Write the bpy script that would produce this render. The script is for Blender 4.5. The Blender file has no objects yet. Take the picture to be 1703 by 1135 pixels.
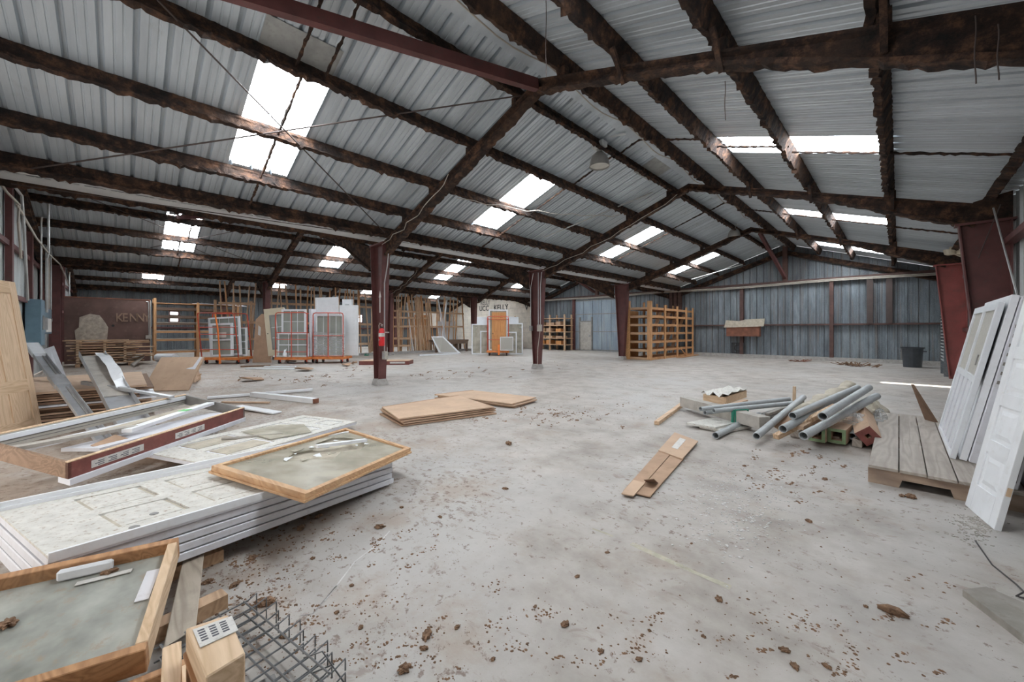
import bpy, bmesh, math, random
from mathutils import Vector, Matrix
random.seed(7)
S = bpy.context.scene
COL = S.collection

# ------------------------------------------------------------------ camera
EYE = 1.38
FPX, VPX, HORIZON, CX = 645.0, 1495.0, 550.0, 851.5
YAW = math.atan2(VPX - CX, FPX)          # camera looks this far to the left of the hall's long axis (+Y)
CC, SS = math.cos(YAW), math.sin(YAW)
cam_d = bpy.data.cameras.new('camera')
cam_d.sensor_width = 36.0
cam_d.lens = FPX / 1703.0 * 36.0
cam_d.shift_y = -(567.5 - HORIZON) / 1703.0
cam_d.clip_end = 300
cam = bpy.data.objects.new('camera', cam_d)
cam.location = (0, 0, EYE)
cam.rotation_euler = (math.pi / 2, 0, YAW)
COL.objects.link(cam)
S.camera = cam

# ------------------------------------------------------------------ light
SKYLIGHT_STRENGTH = 14.0
S.view_settings.view_transform = 'Standard'
S.view_settings.look = 'None'
S.view_settings.gamma = 1.0
S.view_settings.use_curve_mapping = False
S.view_settings.exposure = 0.42
world = bpy.data.worlds.new('sky')
S.world = world
world.use_nodes = True
bg = world.node_tree.nodes['Background']
bg.inputs['Color'].default_value = (1.0, 0.97, 0.93, 1)
bg.inputs['Strength'].default_value = 1.7
sun_d = bpy.data.lights.new('sun', 'SUN')
sun_d.energy = 14.0
sun_d.angle = math.radians(0.6)
sun_d.color = (1.0, 0.96, 0.9)
sun = bpy.data.objects.new('sun', sun_d)
COL.objects.link(sun)
sun.rotation_euler = Vector((-1.0, 0.03, -1.55)).to_track_quat('-Z', 'Y').to_euler()
try:
    S.cycles.use_denoising = True
    S.cycles.max_bounces = 8
    S.cycles.diffuse_bounces = 5
    S.cycles.transparent_max_bounces = 12
    S.cycles.sample_clamp_indirect = 6.0
except Exception:
    pass

def portal(name, loc, rot, sx, sy):
    d = bpy.data.lights.new(name, 'AREA')
    d.shape = 'RECTANGLE'; d.size = sx; d.size_y = sy
    d.cycles.is_portal = True
    o = bpy.data.objects.new(name, d); COL.objects.link(o)
    o.location = loc; o.rotation_euler = rot
    return o

# ------------------------------------------------------------------ where a spot of the hall lies (survey helpers)
def G(px, py, z=0.0):
    d = FPX * (EYE - z) / (py - HORIZON); r = (px - CX) / FPX * d
    return Vector((r * CC - d * SS, d * CC + r * SS, z))
def PX(px, py, X):
    k = (px - CX) / FPX; d = X / (k * CC - SS)
    return Vector((X, d * CC + k * d * SS, EYE - (py - HORIZON) / FPX * d))
def PY(px, py, Y):
    k = (px - CX) / FPX; d = Y / (CC + k * SS)
    return Vector((k * d * CC - d * SS, Y, EYE - (py - HORIZON) / FPX * d))
def PS(px, py, X0, Z0, m):
    k = (px - CX) / FPX; a = k * CC - SS; q = (py - HORIZON) / FPX
    d = (EYE - Z0 + m * X0) / (q + m * a)
    return Vector((a * d, d * CC + k * d * SS, EYE - q * d))
def V(*a): return Vector(a)
def RAY(px, py, d):
    k = (px - CX) / FPX
    return Vector((d * (k * CC - SS), d * (CC + k * SS), EYE - (py - HORIZON) / FPX * d))

# ------------------------------------------------------------------ materials
MATS = {}
def nd(nt, t, **kw):
    n = nt.nodes.new(t)
    for k, v in kw.items():
        if k in n.inputs: n.inputs[k].default_value = v
        else: setattr(n, k, v)
    return n
def base_mat(name):
    m = bpy.data.materials.new(name); m.use_nodes = True
    nt = m.node_tree
    return m, nt, nt.nodes['Principled BSDF']
def c4(c): return (c[0], c[1], c[2], 1.0)
def ramp(nt, fac, stops):
    r = nt.nodes.new('ShaderNodeValToRGB')
    e = r.color_ramp.elements
    while len(e) < len(stops): e.new(0.5)
    for i, (p, c) in enumerate(stops):
        e[i].position = p; e[i].color = c4(c)
    nt.links.new(fac, r.inputs['Fac'])
    return r.outputs['Color']
def coords(nt, scale=(1, 1, 1), kind='Object'):
    if kind == 'World':
        g = nt.nodes.new('ShaderNodeNewGeometry'); o = g.outputs['Position']
    else:
        t = nt.nodes.new('ShaderNodeTexCoord'); o = t.outputs[kind]
    mp = nt.nodes.new('ShaderNodeMapping'); mp.inputs['Scale'].default_value = scale
    nt.links.new(o, mp.inputs['Vector'])
    return mp.outputs['Vector']
def noise(nt, vec, scale, detail=4.0, rough=0.55, dist=0.0):
    n = nt.nodes.new('ShaderNodeTexNoise')
    n.inputs['Scale'].default_value = scale; n.inputs['Detail'].default_value = detail
    n.inputs['Roughness'].default_value = rough; n.inputs['Distortion'].default_value = dist
    nt.links.new(vec, n.inputs['Vector'])
    return n.outputs['Fac']
def mixc(nt, fac, a, b, mode='MIX'):
    m = nt.nodes.new('ShaderNodeMix'); m.data_type = 'RGBA'; m.blend_type = mode
    for sock, v in ((m.inputs[0], fac), (m.inputs[6], a), (m.inputs[7], b)):
        if isinstance(v, (int, float)): sock.default_value = v
        elif isinstance(v, (tuple, list)): sock.default_value = c4(v)
        else: nt.links.new(v, sock)
    return m.outputs[2]
def maths(nt, op, a, b=None, clamp=False):
    m = nt.nodes.new('ShaderNodeMath'); m.operation = op; m.use_clamp = clamp
    for i, v in enumerate((a, b)):
        if v is None: continue
        if isinstance(v, (int, float)): m.inputs[i].default_value = v
        else: nt.links.new(v, m.inputs[i])
    return m.outputs[0]
def smooth(nt, v, lo, hi):
    m = nt.nodes.new('ShaderNodeMapRange'); m.interpolation_type = 'SMOOTHSTEP'
    m.inputs['From Min'].default_value = lo; m.inputs['From Max'].default_value = hi
    nt.links.new(v, m.inputs['Value'])
    return m.outputs['Result']
def bump(nt, bsdf, h, strength=0.3, dist=0.01):
    b = nt.nodes.new('ShaderNodeBump'); b.inputs['Strength'].default_value = strength; b.inputs['Distance'].default_value = dist
    nt.links.new(h, b.inputs['Height']); nt.links.new(b.outputs['Normal'], bsdf.inputs['Normal'])

def plain(name, col, rough=0.5, metal=0.0, var=0.12, scale=6.0, dirt=None, dirt_amt=0.35, bumps=0.0, kind='Object'):
    """painted / moulded surface: flat colour with soft mottling and optional grime specks"""
    m, nt, b = base_mat(name)
    v = coords(nt, kind=kind)
    n = noise(nt, v, scale)
    lo = tuple(max(0, c * (1 - var)) for c in col); hi = tuple(min(1, c * (1 + var)) for c in col)
    c = ramp(nt, n, [(0.3, lo), (0.7, hi)])
    if dirt:
        n2 = noise(nt, v, scale * 2.7, 8.0, 0.7)
        f = maths(nt, 'MULTIPLY', smooth(nt, n2, 0.52, 0.7), dirt_amt)
        c = mixc(nt, f, c, dirt)
    nt.links.new(c, b.inputs['Base Color'])
    b.inputs['Roughness'].default_value = rough; b.inputs['Metallic'].default_value = metal
    if bumps: bump(nt, b, noise(nt, v, scale * 6, 6.0), bumps, 0.01)
    MATS[name] = m
    return m

def wood(name, a, bcol, axis='Z', scale=3.0, rough=0.6, rings=14.0, dirt=None, dirt_amt=0.3):
    m, nt, b = base_mat(name)
    st = {'X': (0.08, 1, 1), 'Y': (1, 0.08, 1), 'Z': (1, 1, 0.08)}[axis]
    v = coords(nt, st)
    n = noise(nt, v, scale, 3.0, 0.5, 0.6)
    w = maths(nt, 'FRACT', maths(nt, 'MULTIPLY', n, rings))
    w2 = maths(nt, 'MULTIPLY', maths(nt, 'ABSOLUTE', maths(nt, 'SUBTRACT', w, 0.5)), 2.0)
    fine = noise(nt, v, scale * 22, 4.0, 0.6)
    f = maths(nt, 'ADD', maths(nt, 'MULTIPLY', w2, 0.55), maths(nt, 'MULTIPLY', fine, 0.5), True)
    c = ramp(nt, f, [(0.2, bcol), (0.75, a)])
    if dirt:
        v2 = coords(nt)
        n2 = noise(nt, v2, 4.0, 8.0, 0.7)
        c = mixc(nt, maths(nt, 'MULTIPLY', smooth(nt, n2, 0.45, 0.7), dirt_amt), c, dirt)
    nt.links.new(c, b.inputs['Base Color']); b.inputs['Roughness'].default_value = rough
    bump(nt, b, f, 0.12, 0.004)
    MATS[name] = m
    return m

def make_materials():
    # --- concrete floor
    m, nt, b = base_mat('concrete'); MATS['concrete'] = m
    v = coords(nt, kind='World')
    big = noise(nt, v, 0.35, 6.0, 0.6)
    mid = noise(nt, v, 2.2, 8.0, 0.62)
    fine = noise(nt, v, 30.0, 6.0, 0.7)
    c = ramp(nt, mid, [(0.30, (0.245, 0.208, 0.178)), (0.5, (0.385, 0.345, 0.308)), (0.72, (0.49, 0.452, 0.415))])
    c = mixc(nt, smooth(nt, big, 0.42, 0.68), c, (0.43, 0.408, 0.385))
    c = mixc(nt, maths(nt, 'MULTIPLY', smooth(nt, fine, 0.5, 0.75), 0.25), c, (0.35, 0.31, 0.27))
    # mud tracked in: denser on the west / near side
    sep = nt.nodes.new('ShaderNodeSeparateXYZ'); nt.links.new(v, sep.inputs[0])
    west = maths(nt, 'MULTIPLY', smooth(nt, maths(nt, 'MULTIPLY', sep.outputs[0], -1.0), 0.4, 5.0),
                 smooth(nt, maths(nt, 'MULTIPLY', sep.outputs[1], -1.0), -4.6, -0.6))
    mudn = noise(nt, v, 1.6, 9.0, 0.68)
    mud = smooth(nt, maths(nt, 'ADD', mudn, maths(nt, 'MULTIPLY', west, 0.16)), 0.52, 0.72)
    c = mixc(nt, maths(nt, 'MULTIPLY', mud, 0.6), c, (0.31, 0.23, 0.17))
    specks = noise(nt, v, 16.0, 7.0, 0.72)
    dens = noise(nt, v, 0.9, 3.0, 0.6)
    sp = smooth(nt, maths(nt, 'ADD', maths(nt, 'ADD', specks, maths(nt, 'MULTIPLY', dens, 0.24)), maths(nt, 'MULTIPLY', west, 0.05)), 0.70, 0.765)
    c = mixc(nt, maths(nt, 'MULTIPLY', sp, 0.75), c, (0.15, 0.095, 0.065))
    smn = noise(nt, coords(nt, (1.0, 1.6, 1.0), 'World'), 5.5, 6.0, 0.66, 0.5)
    sm = smooth(nt, maths(nt, 'ADD', maths(nt, 'ADD', smn, maths(nt, 'MULTIPLY', dens, 0.2)), maths(nt, 'MULTIPLY', west, 0.07)), 0.68, 0.80)
    c = mixc(nt, maths(nt, 'MULTIPLY', sm, 0.6), c, (0.24, 0.18, 0.14))
    nt.links.new(c, b.inputs['Base Color'])
    rr = nt.nodes.new('ShaderNodeMapRange'); nt.links.new(big, rr.inputs['Value'])
    rr.inputs['To Min'].default_value = 0.42; rr.inputs['To Max'].default_value = 0.75
    nt.links.new(rr.outputs['Result'], b.inputs['Roughness'])
    bump(nt, b, maths(nt, 'ADD', fine, mid), 0.25, 0.006)
    # --- roof sheet
    m, nt, b = base_mat('roof_sheet'); MATS['roof_sheet'] = m
    v = coords(nt, (0.15, 1.2, 0.15), 'World')
    n = noise(nt, v, 3.0, 6.0, 0.6)
    c = ramp(nt, n, [(0.3, (0.42, 0.465, 0.505)), (0.7, (0.60, 0.655, 0.70))])
    v2 = coords(nt, kind='World')
    st = noise(nt, v2, 1.7, 8.0, 0.7)
    c = mixc(nt, maths(nt, 'MULTIPLY', smooth(nt, st, 0.58, 0.75), 0.3), c, (0.22, 0.21, 0.19))
    nt.links.new(c, b.inputs['Base Color']); b.inputs['Roughness'].default_value = 0.4; b.inputs['Metallic'].default_value = 0.3
    # --- weathered galvanised wall sheet
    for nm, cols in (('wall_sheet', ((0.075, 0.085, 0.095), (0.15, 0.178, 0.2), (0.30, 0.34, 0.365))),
                     ('wall_sheet_dark', ((0.06, 0.07, 0.08), (0.115, 0.132, 0.145), (0.2, 0.222, 0.236))),  # darker wall_sheet copy: upper gable's shadow painted in, along with adhesive residue
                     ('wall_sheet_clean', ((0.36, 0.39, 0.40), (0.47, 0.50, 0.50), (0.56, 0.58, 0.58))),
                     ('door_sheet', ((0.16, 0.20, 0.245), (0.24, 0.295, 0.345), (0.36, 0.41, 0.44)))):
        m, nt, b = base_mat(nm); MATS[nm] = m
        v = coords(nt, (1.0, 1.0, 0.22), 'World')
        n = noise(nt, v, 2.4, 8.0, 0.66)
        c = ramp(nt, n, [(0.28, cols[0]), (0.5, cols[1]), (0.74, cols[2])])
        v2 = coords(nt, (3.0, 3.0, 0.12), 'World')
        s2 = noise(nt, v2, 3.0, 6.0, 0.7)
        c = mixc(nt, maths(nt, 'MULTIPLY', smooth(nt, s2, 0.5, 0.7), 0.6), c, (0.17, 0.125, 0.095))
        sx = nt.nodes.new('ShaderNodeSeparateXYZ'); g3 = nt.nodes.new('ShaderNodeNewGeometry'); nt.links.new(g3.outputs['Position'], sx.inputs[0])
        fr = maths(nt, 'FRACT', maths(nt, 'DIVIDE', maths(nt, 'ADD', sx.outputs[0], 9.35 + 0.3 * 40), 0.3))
        rib_rust_shade = maths(nt, 'MULTIPLY', maths(nt, 'SUBTRACT', 1.0, smooth(nt, fr, 0.02, 0.11)), maths(nt, 'ADD', maths(nt, 'MULTIPLY', s2, 1.1), 0.15), True)  # dark line along each rib: rib shading and rust put into the colour
        if nm == 'wall_sheet' or nm == 'wall_sheet_dark': c = mixc(nt, rib_rust_shade, c, (0.075, 0.055, 0.05))
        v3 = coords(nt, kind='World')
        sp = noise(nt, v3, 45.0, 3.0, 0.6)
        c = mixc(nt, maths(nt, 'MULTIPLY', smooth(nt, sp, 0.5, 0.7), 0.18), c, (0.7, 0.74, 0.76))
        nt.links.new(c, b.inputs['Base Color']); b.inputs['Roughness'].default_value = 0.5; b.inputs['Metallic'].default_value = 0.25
    # --- skylight panel (daylit translucent fibreglass)
    m, nt, b = base_mat('skylight'); MATS['skylight'] = m
    b.inputs['Base Color'].default_value = (0.9, 0.93, 0.95, 1)
    b.inputs['Emission Color'].default_value = (0.90, 0.955, 1.0, 1)
    b.inputs['Emission Strength'].default_value = SKYLIGHT_STRENGTH
    m, nt, b = base_mat('lit_pane'); MATS['lit_pane'] = m
    b.inputs['Base Color'].default_value = (0.9, 0.9, 0.9, 1)
    b.inputs['Emission Color'].default_value = (0.95, 0.97, 1.0, 1)
    b.inputs['Emission Strength'].default_value = 3.0
    # --- shaggy old insulation on steel
    for nm, k in (('shaggy', .46), ('shaggy_light', 1.5)):
        m, nt, b = base_mat(nm); MATS[nm] = m
        v = coords(nt, kind='World')
        n = noise(nt, v, 5.0, 10.0, 0.75)
        n2 = noise(nt, v, 1.1, 5.0, 0.6)
        c = ramp(nt, n, [(0.38, (0.016 * k, 0.011 * k, 0.01 * k)), (0.5, (0.075 * k, 0.037 * k, 0.024 * k)), (0.66, (0.34 * k, 0.165 * k, 0.09 * k))])
        c = mixc(nt, maths(nt, 'MULTIPLY', smooth(nt, n2, 0.5, 0.72), 0.55), c, (0.2 * k, 0.105 * k, 0.06 * k))
        nt.links.new(c, b.inputs['Base Color']); b.inputs['Roughness'].default_value = 0.95
        bump(nt, b, noise(nt, v, 28.0, 8.0, 0.75), 0.9, 0.03)
    plain('red_oxide', (0.105, 0.034, 0.031), 0.55, 0, 0.25, 4.0, (0.07, 0.045, 0.04), 0.6, 0.15, 'World')
    plain('red_oxide_lit', (0.235, 0.055, 0.048), 0.5, 0, 0.2, 3.0, (0.12, 0.06, 0.05), 0.4, 0.1, 'World')  # lighter copy of red_oxide, light falling on the column put into the colour
    plain('concrete_block', (0.36, 0.34, 0.32), 0.9, 0, 0.2, 6, (0.15, 0.12, 0.1), 0.5, 0.4, 'World')
    plain('masonry', (0.72, 0.66, 0.58), 0.85, 0, 0.1, 3, (0.3, 0.2, 0.14), 0.35, 0.2, 'World')
    plain('flashing', (0.6, 0.62, 0.63), 0.5, 0.1, 0.1, 3.0, kind='World')
    plain('rust_post', (0.085, 0.042, 0.034), 0.7, 0, 0.3, 5, (0.05, 0.035, 0.03), 0.5, 0, 'World')
    plain('old_patch', (0.33, 0.335, 0.325), 0.6, 0.1, 0.15, 6, (0.2, 0.19, 0.17), 0.5)
    plain('steel_rod', (0.07, 0.05, 0.045), 0.7, 0.2)
    plain('conduit', (0.46, 0.46, 0.45), 0.4, 0.5)
    plain('cable', (0.42, 0.38, 0.33), 0.7)
    plain('cable_dark', (0.05, 0.045, 0.045), 0.6)
    plain('brown_panel', (0.115, 0.062, 0.05), 0.65, 0, 0.3, 1.6, (0.2, 0.13, 0.1), 0.45, 0.05, 'World')
    plain('bare_patch', (0.42, 0.36, 0.3), 0.9, 0, 0.25, 9, (0.2, 0.14, 0.11), 0.5)
    plain('stencil_tan', (0.26, 0.17, 0.12), 0.8, 0, 0.25, 20)
    plain('letter_black', (0.03, 0.03, 0.03), 0.8)
    plain('letter_grey', (0.22, 0.2, 0.18), 0.8)
    plain('panel_blue', (0.135, 0.215, 0.27), 0.4, 0.1, 0.12, 4)
    plain('paper', (0.62, 0.6, 0.57), 0.8, 0, 0.1, 20, (0.3, 0.26, 0.24), 0.4)
    plain('ink', (0.10, 0.10, 0.12), 0.8)
    plain('white_paint', (0.80, 0.81, 0.83), 0.4, 0, 0.04, 5, (0.5, 0.44, 0.38), 0.18)
    plain('white_dusty', (0.62, 0.60, 0.555), 0.75, 0, 0.12, 13, (0.30, 0.21, 0.14), 0.95, 0.15)
    plain('white_edge', (0.70, 0.70, 0.74), 0.5, 0, 0.06, 5, (0.4, 0.36, 0.32), 0.3)
    plain('grey_metal', (0.50, 0.51, 0.53), 0.38, 0.6, 0.14, 4, (0.28, 0.25, 0.23), 0.4)
    plain('wire', (0.16, 0.165, 0.17), 0.4, 0.5)
    plain('grey_dark', (0.23, 0.22, 0.21), 0.6, 0.1, 0.2, 6)
    plain('jamb_beige', (0.50, 0.475, 0.42), 0.5, 0, 0.08, 5, (0.35, 0.3, 0.25), 0.3)
    plain('vinyl', (0.78, 0.8, 0.83), 0.35, 0, 0.05, 4, (0.5, 0.48, 0.45), 0.2)
    plain('almond', (0.62, 0.54, 0.40), 0.5, 0, 0.06, 4)
    plain('screen_mesh', (0.42, 0.40, 0.36), 0.8, 0, 0.1, 30)
    plain('orange_steel', (0.56, 0.075, 0.035), 0.45, 0, 0.2, 6, (0.2, 0.06, 0.04), 0.5)
    plain('orange_deck', (0.62, 0.19, 0.045), 0.6, 0, 0.25, 5, (0.25, 0.1, 0.05), 0.5)
    plain('orange_strap', (0.85, 0.22, 0.04), 0.6)
    plain('red_ext', (0.62, 0.02, 0.025), 0.3)
    plain('black_rubber', (0.02, 0.02, 0.022), 0.6)
    plain('bin_plastic', (0.045, 0.052, 0.062), 0.45, 0, 0.15, 8)
    plain('cardboard', (0.41, 0.265, 0.175), 0.85, 0, 0.12, 4, (0.25, 0.15, 0.09), 0.4, 0.05)
    plain('cardboard_light', (0.52, 0.36, 0.25), 0.85, 0, 0.1, 3, (0.36, 0.24, 0.15), 0.35, 0.05)
    plain('cardboard_dark', (0.19, 0.115, 0.075), 0.9, 0, 0.2, 8)
    plain('osb', (0.50, 0.27, 0.11), 0.85, 0, 0.35, 26, (0.3, 0.15, 0.06), 0.5, 0.3)
    plain('mahogany', (0.19, 0.055, 0.045), 0.55, 0, 0.2, 9, (0.3, 0.16, 0.12), 0.35)
    plain('pvc', (0.40, 0.42, 0.43), 0.42, 0, 0.1, 6, (0.27, 0.23, 0.2), 0.45)
    plain('pvc_inside', (0.05, 0.045, 0.042), 0.8)
    plain('green_paint', (0.19, 0.26, 0.14), 0.7, 0, 0.2, 10)
    plain('green_tape', (0.13, 0.5, 0.16), 0.6)
    plain('green_strap', (0.02, 0.2, 0.13), 0.6)
    plain('plank_grey', (0.27, 0.245, 0.215), 0.85, 0, 0.2, 9, (0.16, 0.13, 0.1), 0.4, 0.1)
    plain('weathered_grey', (0.40, 0.37, 0.33), 0.85, 0, 0.16, 6, (0.22, 0.18, 0.14), 0.4, 0.1)
    plain('dirt', (0.2, 0.118, 0.072), 1.0, 0, 0.5, 25, (0.3, 0.17, 0.09), 0.5, 0.5)
    plain('powder', (0.56, 0.55, 0.53), 0.95, 0, 0.12, 14, (0.4, 0.38, 0.36), 0.4, 0.3, 'World')
    plain('yellow_line', (0.42, 0.385, 0.30), 0.9, 0, 0.2, 14, (0.5, 0.48, 0.45), 0.8, 0, 'World')
    plain('lamp_shell', (0.33, 0.32, 0.30), 0.35, 0.3, 0.1, 5)
    plain('lamp_inside', (0.55, 0.54, 0.5), 0.4)
    plain('flood_cream', (0.62, 0.56, 0.44), 0.5)
    plain('rust_sheet', (0.19, 0.075, 0.045), 0.85, 0, 0.3, 5, (0.14, 0.06, 0.04), 0.5)
    plain('tan_dust', (0.46, 0.41, 0.33), 0.95, 0, 0.2, 7, (0.3, 0.24, 0.18), 0.5, 0.2)
    plain('glass_grey', (0.30, 0.315, 0.285), 0.12, 0, 0.12, 2, (0.42, 0.38, 0.3), 0.35)
    plain('dirty_board', (0.33, 0.335, 0.30), 0.45, 0, 0.4, 5.0, (0.33, 0.25, 0.17), 0.75)
    wood('pine', (0.72, 0.53, 0.36), (0.58, 0.40, 0.25), 'Z', 6.0)
    wood('pine_x', (0.70, 0.51, 0.34), (0.55, 0.37, 0.22), 'X', 6.0)
    wood('pine_y', (0.68, 0.48, 0.32), (0.44, 0.27, 0.15), 'Y', 4.0)
    wood('old_timber', (0.36, 0.26, 0.19), (0.25, 0.17, 0.12), 'X', 3.0, dirt=(0.16, 0.12, 0.1), dirt_amt=0.4)
    wood('lumber', (0.60, 0.41, 0.26), (0.44, 0.28, 0.17), 'Z', 3.0, dirt=(0.2, 0.12, 0.08), dirt_amt=0.4)
    wood('lumber_y', (0.62, 0.42, 0.27), (0.46, 0.29, 0.17), 'Y', 3.0, dirt=(0.2, 0.12, 0.08), dirt_amt=0.4)
    wood('lumber_x', (0.55, 0.36, 0.22), (0.38, 0.23, 0.13), 'X', 3.0, dirt=(0.22, 0.14, 0.09), dirt_amt=0.3)
    wood('rack_wood', (0.56, 0.30, 0.14), (0.40, 0.19, 0.08), 'Y', 3.0, dirt=(0.25, 0.14, 0.08), dirt_amt=0.3)
    wood('rack_wood_z', (0.58, 0.32, 0.15), (0.42, 0.21, 0.09), 'Z', 3.0, dirt=(0.25, 0.14, 0.08), dirt_amt=0.3)
    wood('honey_pine', (0.62, 0.30, 0.11), (0.48, 0.20, 0.06), 'Z', 4.0)
    wood('oak', (0.60, 0.37, 0.20), (0.44, 0.24, 0.115), 'X', 5.0, dirt=(0.3, 0.2, 0.12), dirt_amt=0.3)
    wood('fir_x', (0.50, 0.27, 0.13), (0.33, 0.16, 0.07), 'X', 5.0, dirt=(0.25, 0.15, 0.09), dirt_amt=0.35)
    wood('grey_plank', (0.47, 0.40, 0.32), (0.32, 0.26, 0.20), 'X', 5.0, dirt=(0.26, 0.2, 0.15), dirt_amt=0.4)
    wood('deck_plank', (0.42, 0.37, 0.32), (0.31, 0.265, 0.225), 'Y', 3.0, dirt=(0.24, 0.2, 0.16), dirt_amt=0.35)
    wood('dark_bench', (0.17, 0.11, 0.075), (0.1, 0.06, 0.04), 'Y', 3.0)
    wood('walnut_cut', (0.30, 0.185, 0.115), (0.2, 0.12, 0.07), 'X', 5.0)
    # clear glass
    m, nt, b = base_mat('glass'); MATS['glass'] = m
    out = nt.nodes['Material Output']
    tr = nd(nt, 'ShaderNodeBsdfTransparent'); tr.inputs['Color'].default_value = (0.955, 0.97, 0.95, 1)
    gl = nd(nt, 'ShaderNodeBsdfGlossy'); gl.inputs['Roughness'].default_value = 0.22
    df = nd(nt, 'ShaderNodeBsdfDiffuse'); df.inputs['Color'].default_value = (0.52, 0.475, 0.39, 1)
    m1 = nd(nt, 'ShaderNodeMixShader'); m2 = nd(nt, 'ShaderNodeMixShader')
    v = coords(nt); n = noise(nt, v, 3.0, 5.0)
    nt.links.new(maths(nt, 'ADD', maths(nt, 'MULTIPLY', smooth(nt, n, 0.35, 0.7), 0.4), 0.42), m1.inputs[0])
    nt.links.new(tr.outputs[0], m1.inputs[1]); nt.links.new(df.outputs[0], m1.inputs[2])
    m2.inputs[0].default_value = 0.035
    nt.links.new(m1.outputs[0], m2.inputs[1]); nt.links.new(gl.outputs[0], m2.inputs[2])
    nt.links.new(m2.outputs[0], out.inputs['Surface'])
    # milky plastic film
    m, nt, b = base_mat('film'); MATS['film'] = m
    out = nt.nodes['Material Output']
    tr = nd(nt, 'ShaderNodeBsdfTransparent')
    b.inputs['Base Color'].default_value = (0.75, 0.77, 0.78, 1); b.inputs['Roughness'].default_value = 0.3
    m1 = nd(nt, 'ShaderNodeMixShader'); v = coords(nt, (1, 1, 4)); n = noise(nt, v, 5.0, 5.0, 0.6, 1.0)
    nt.links.new(maths(nt, 'ADD', maths(nt, 'MULTIPLY', smooth(nt, n, 0.4, 0.65), 0.2), 0.22), m1.inputs[0])
    nt.links.new(tr.outputs[0], m1.inputs[1]); nt.links.new(b.outputs[0], m1.inputs[2])
    nt.links.new(m1.outputs[0], out.inputs['Surface'])
make_materials()
def M(n): return MATS[n]

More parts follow.
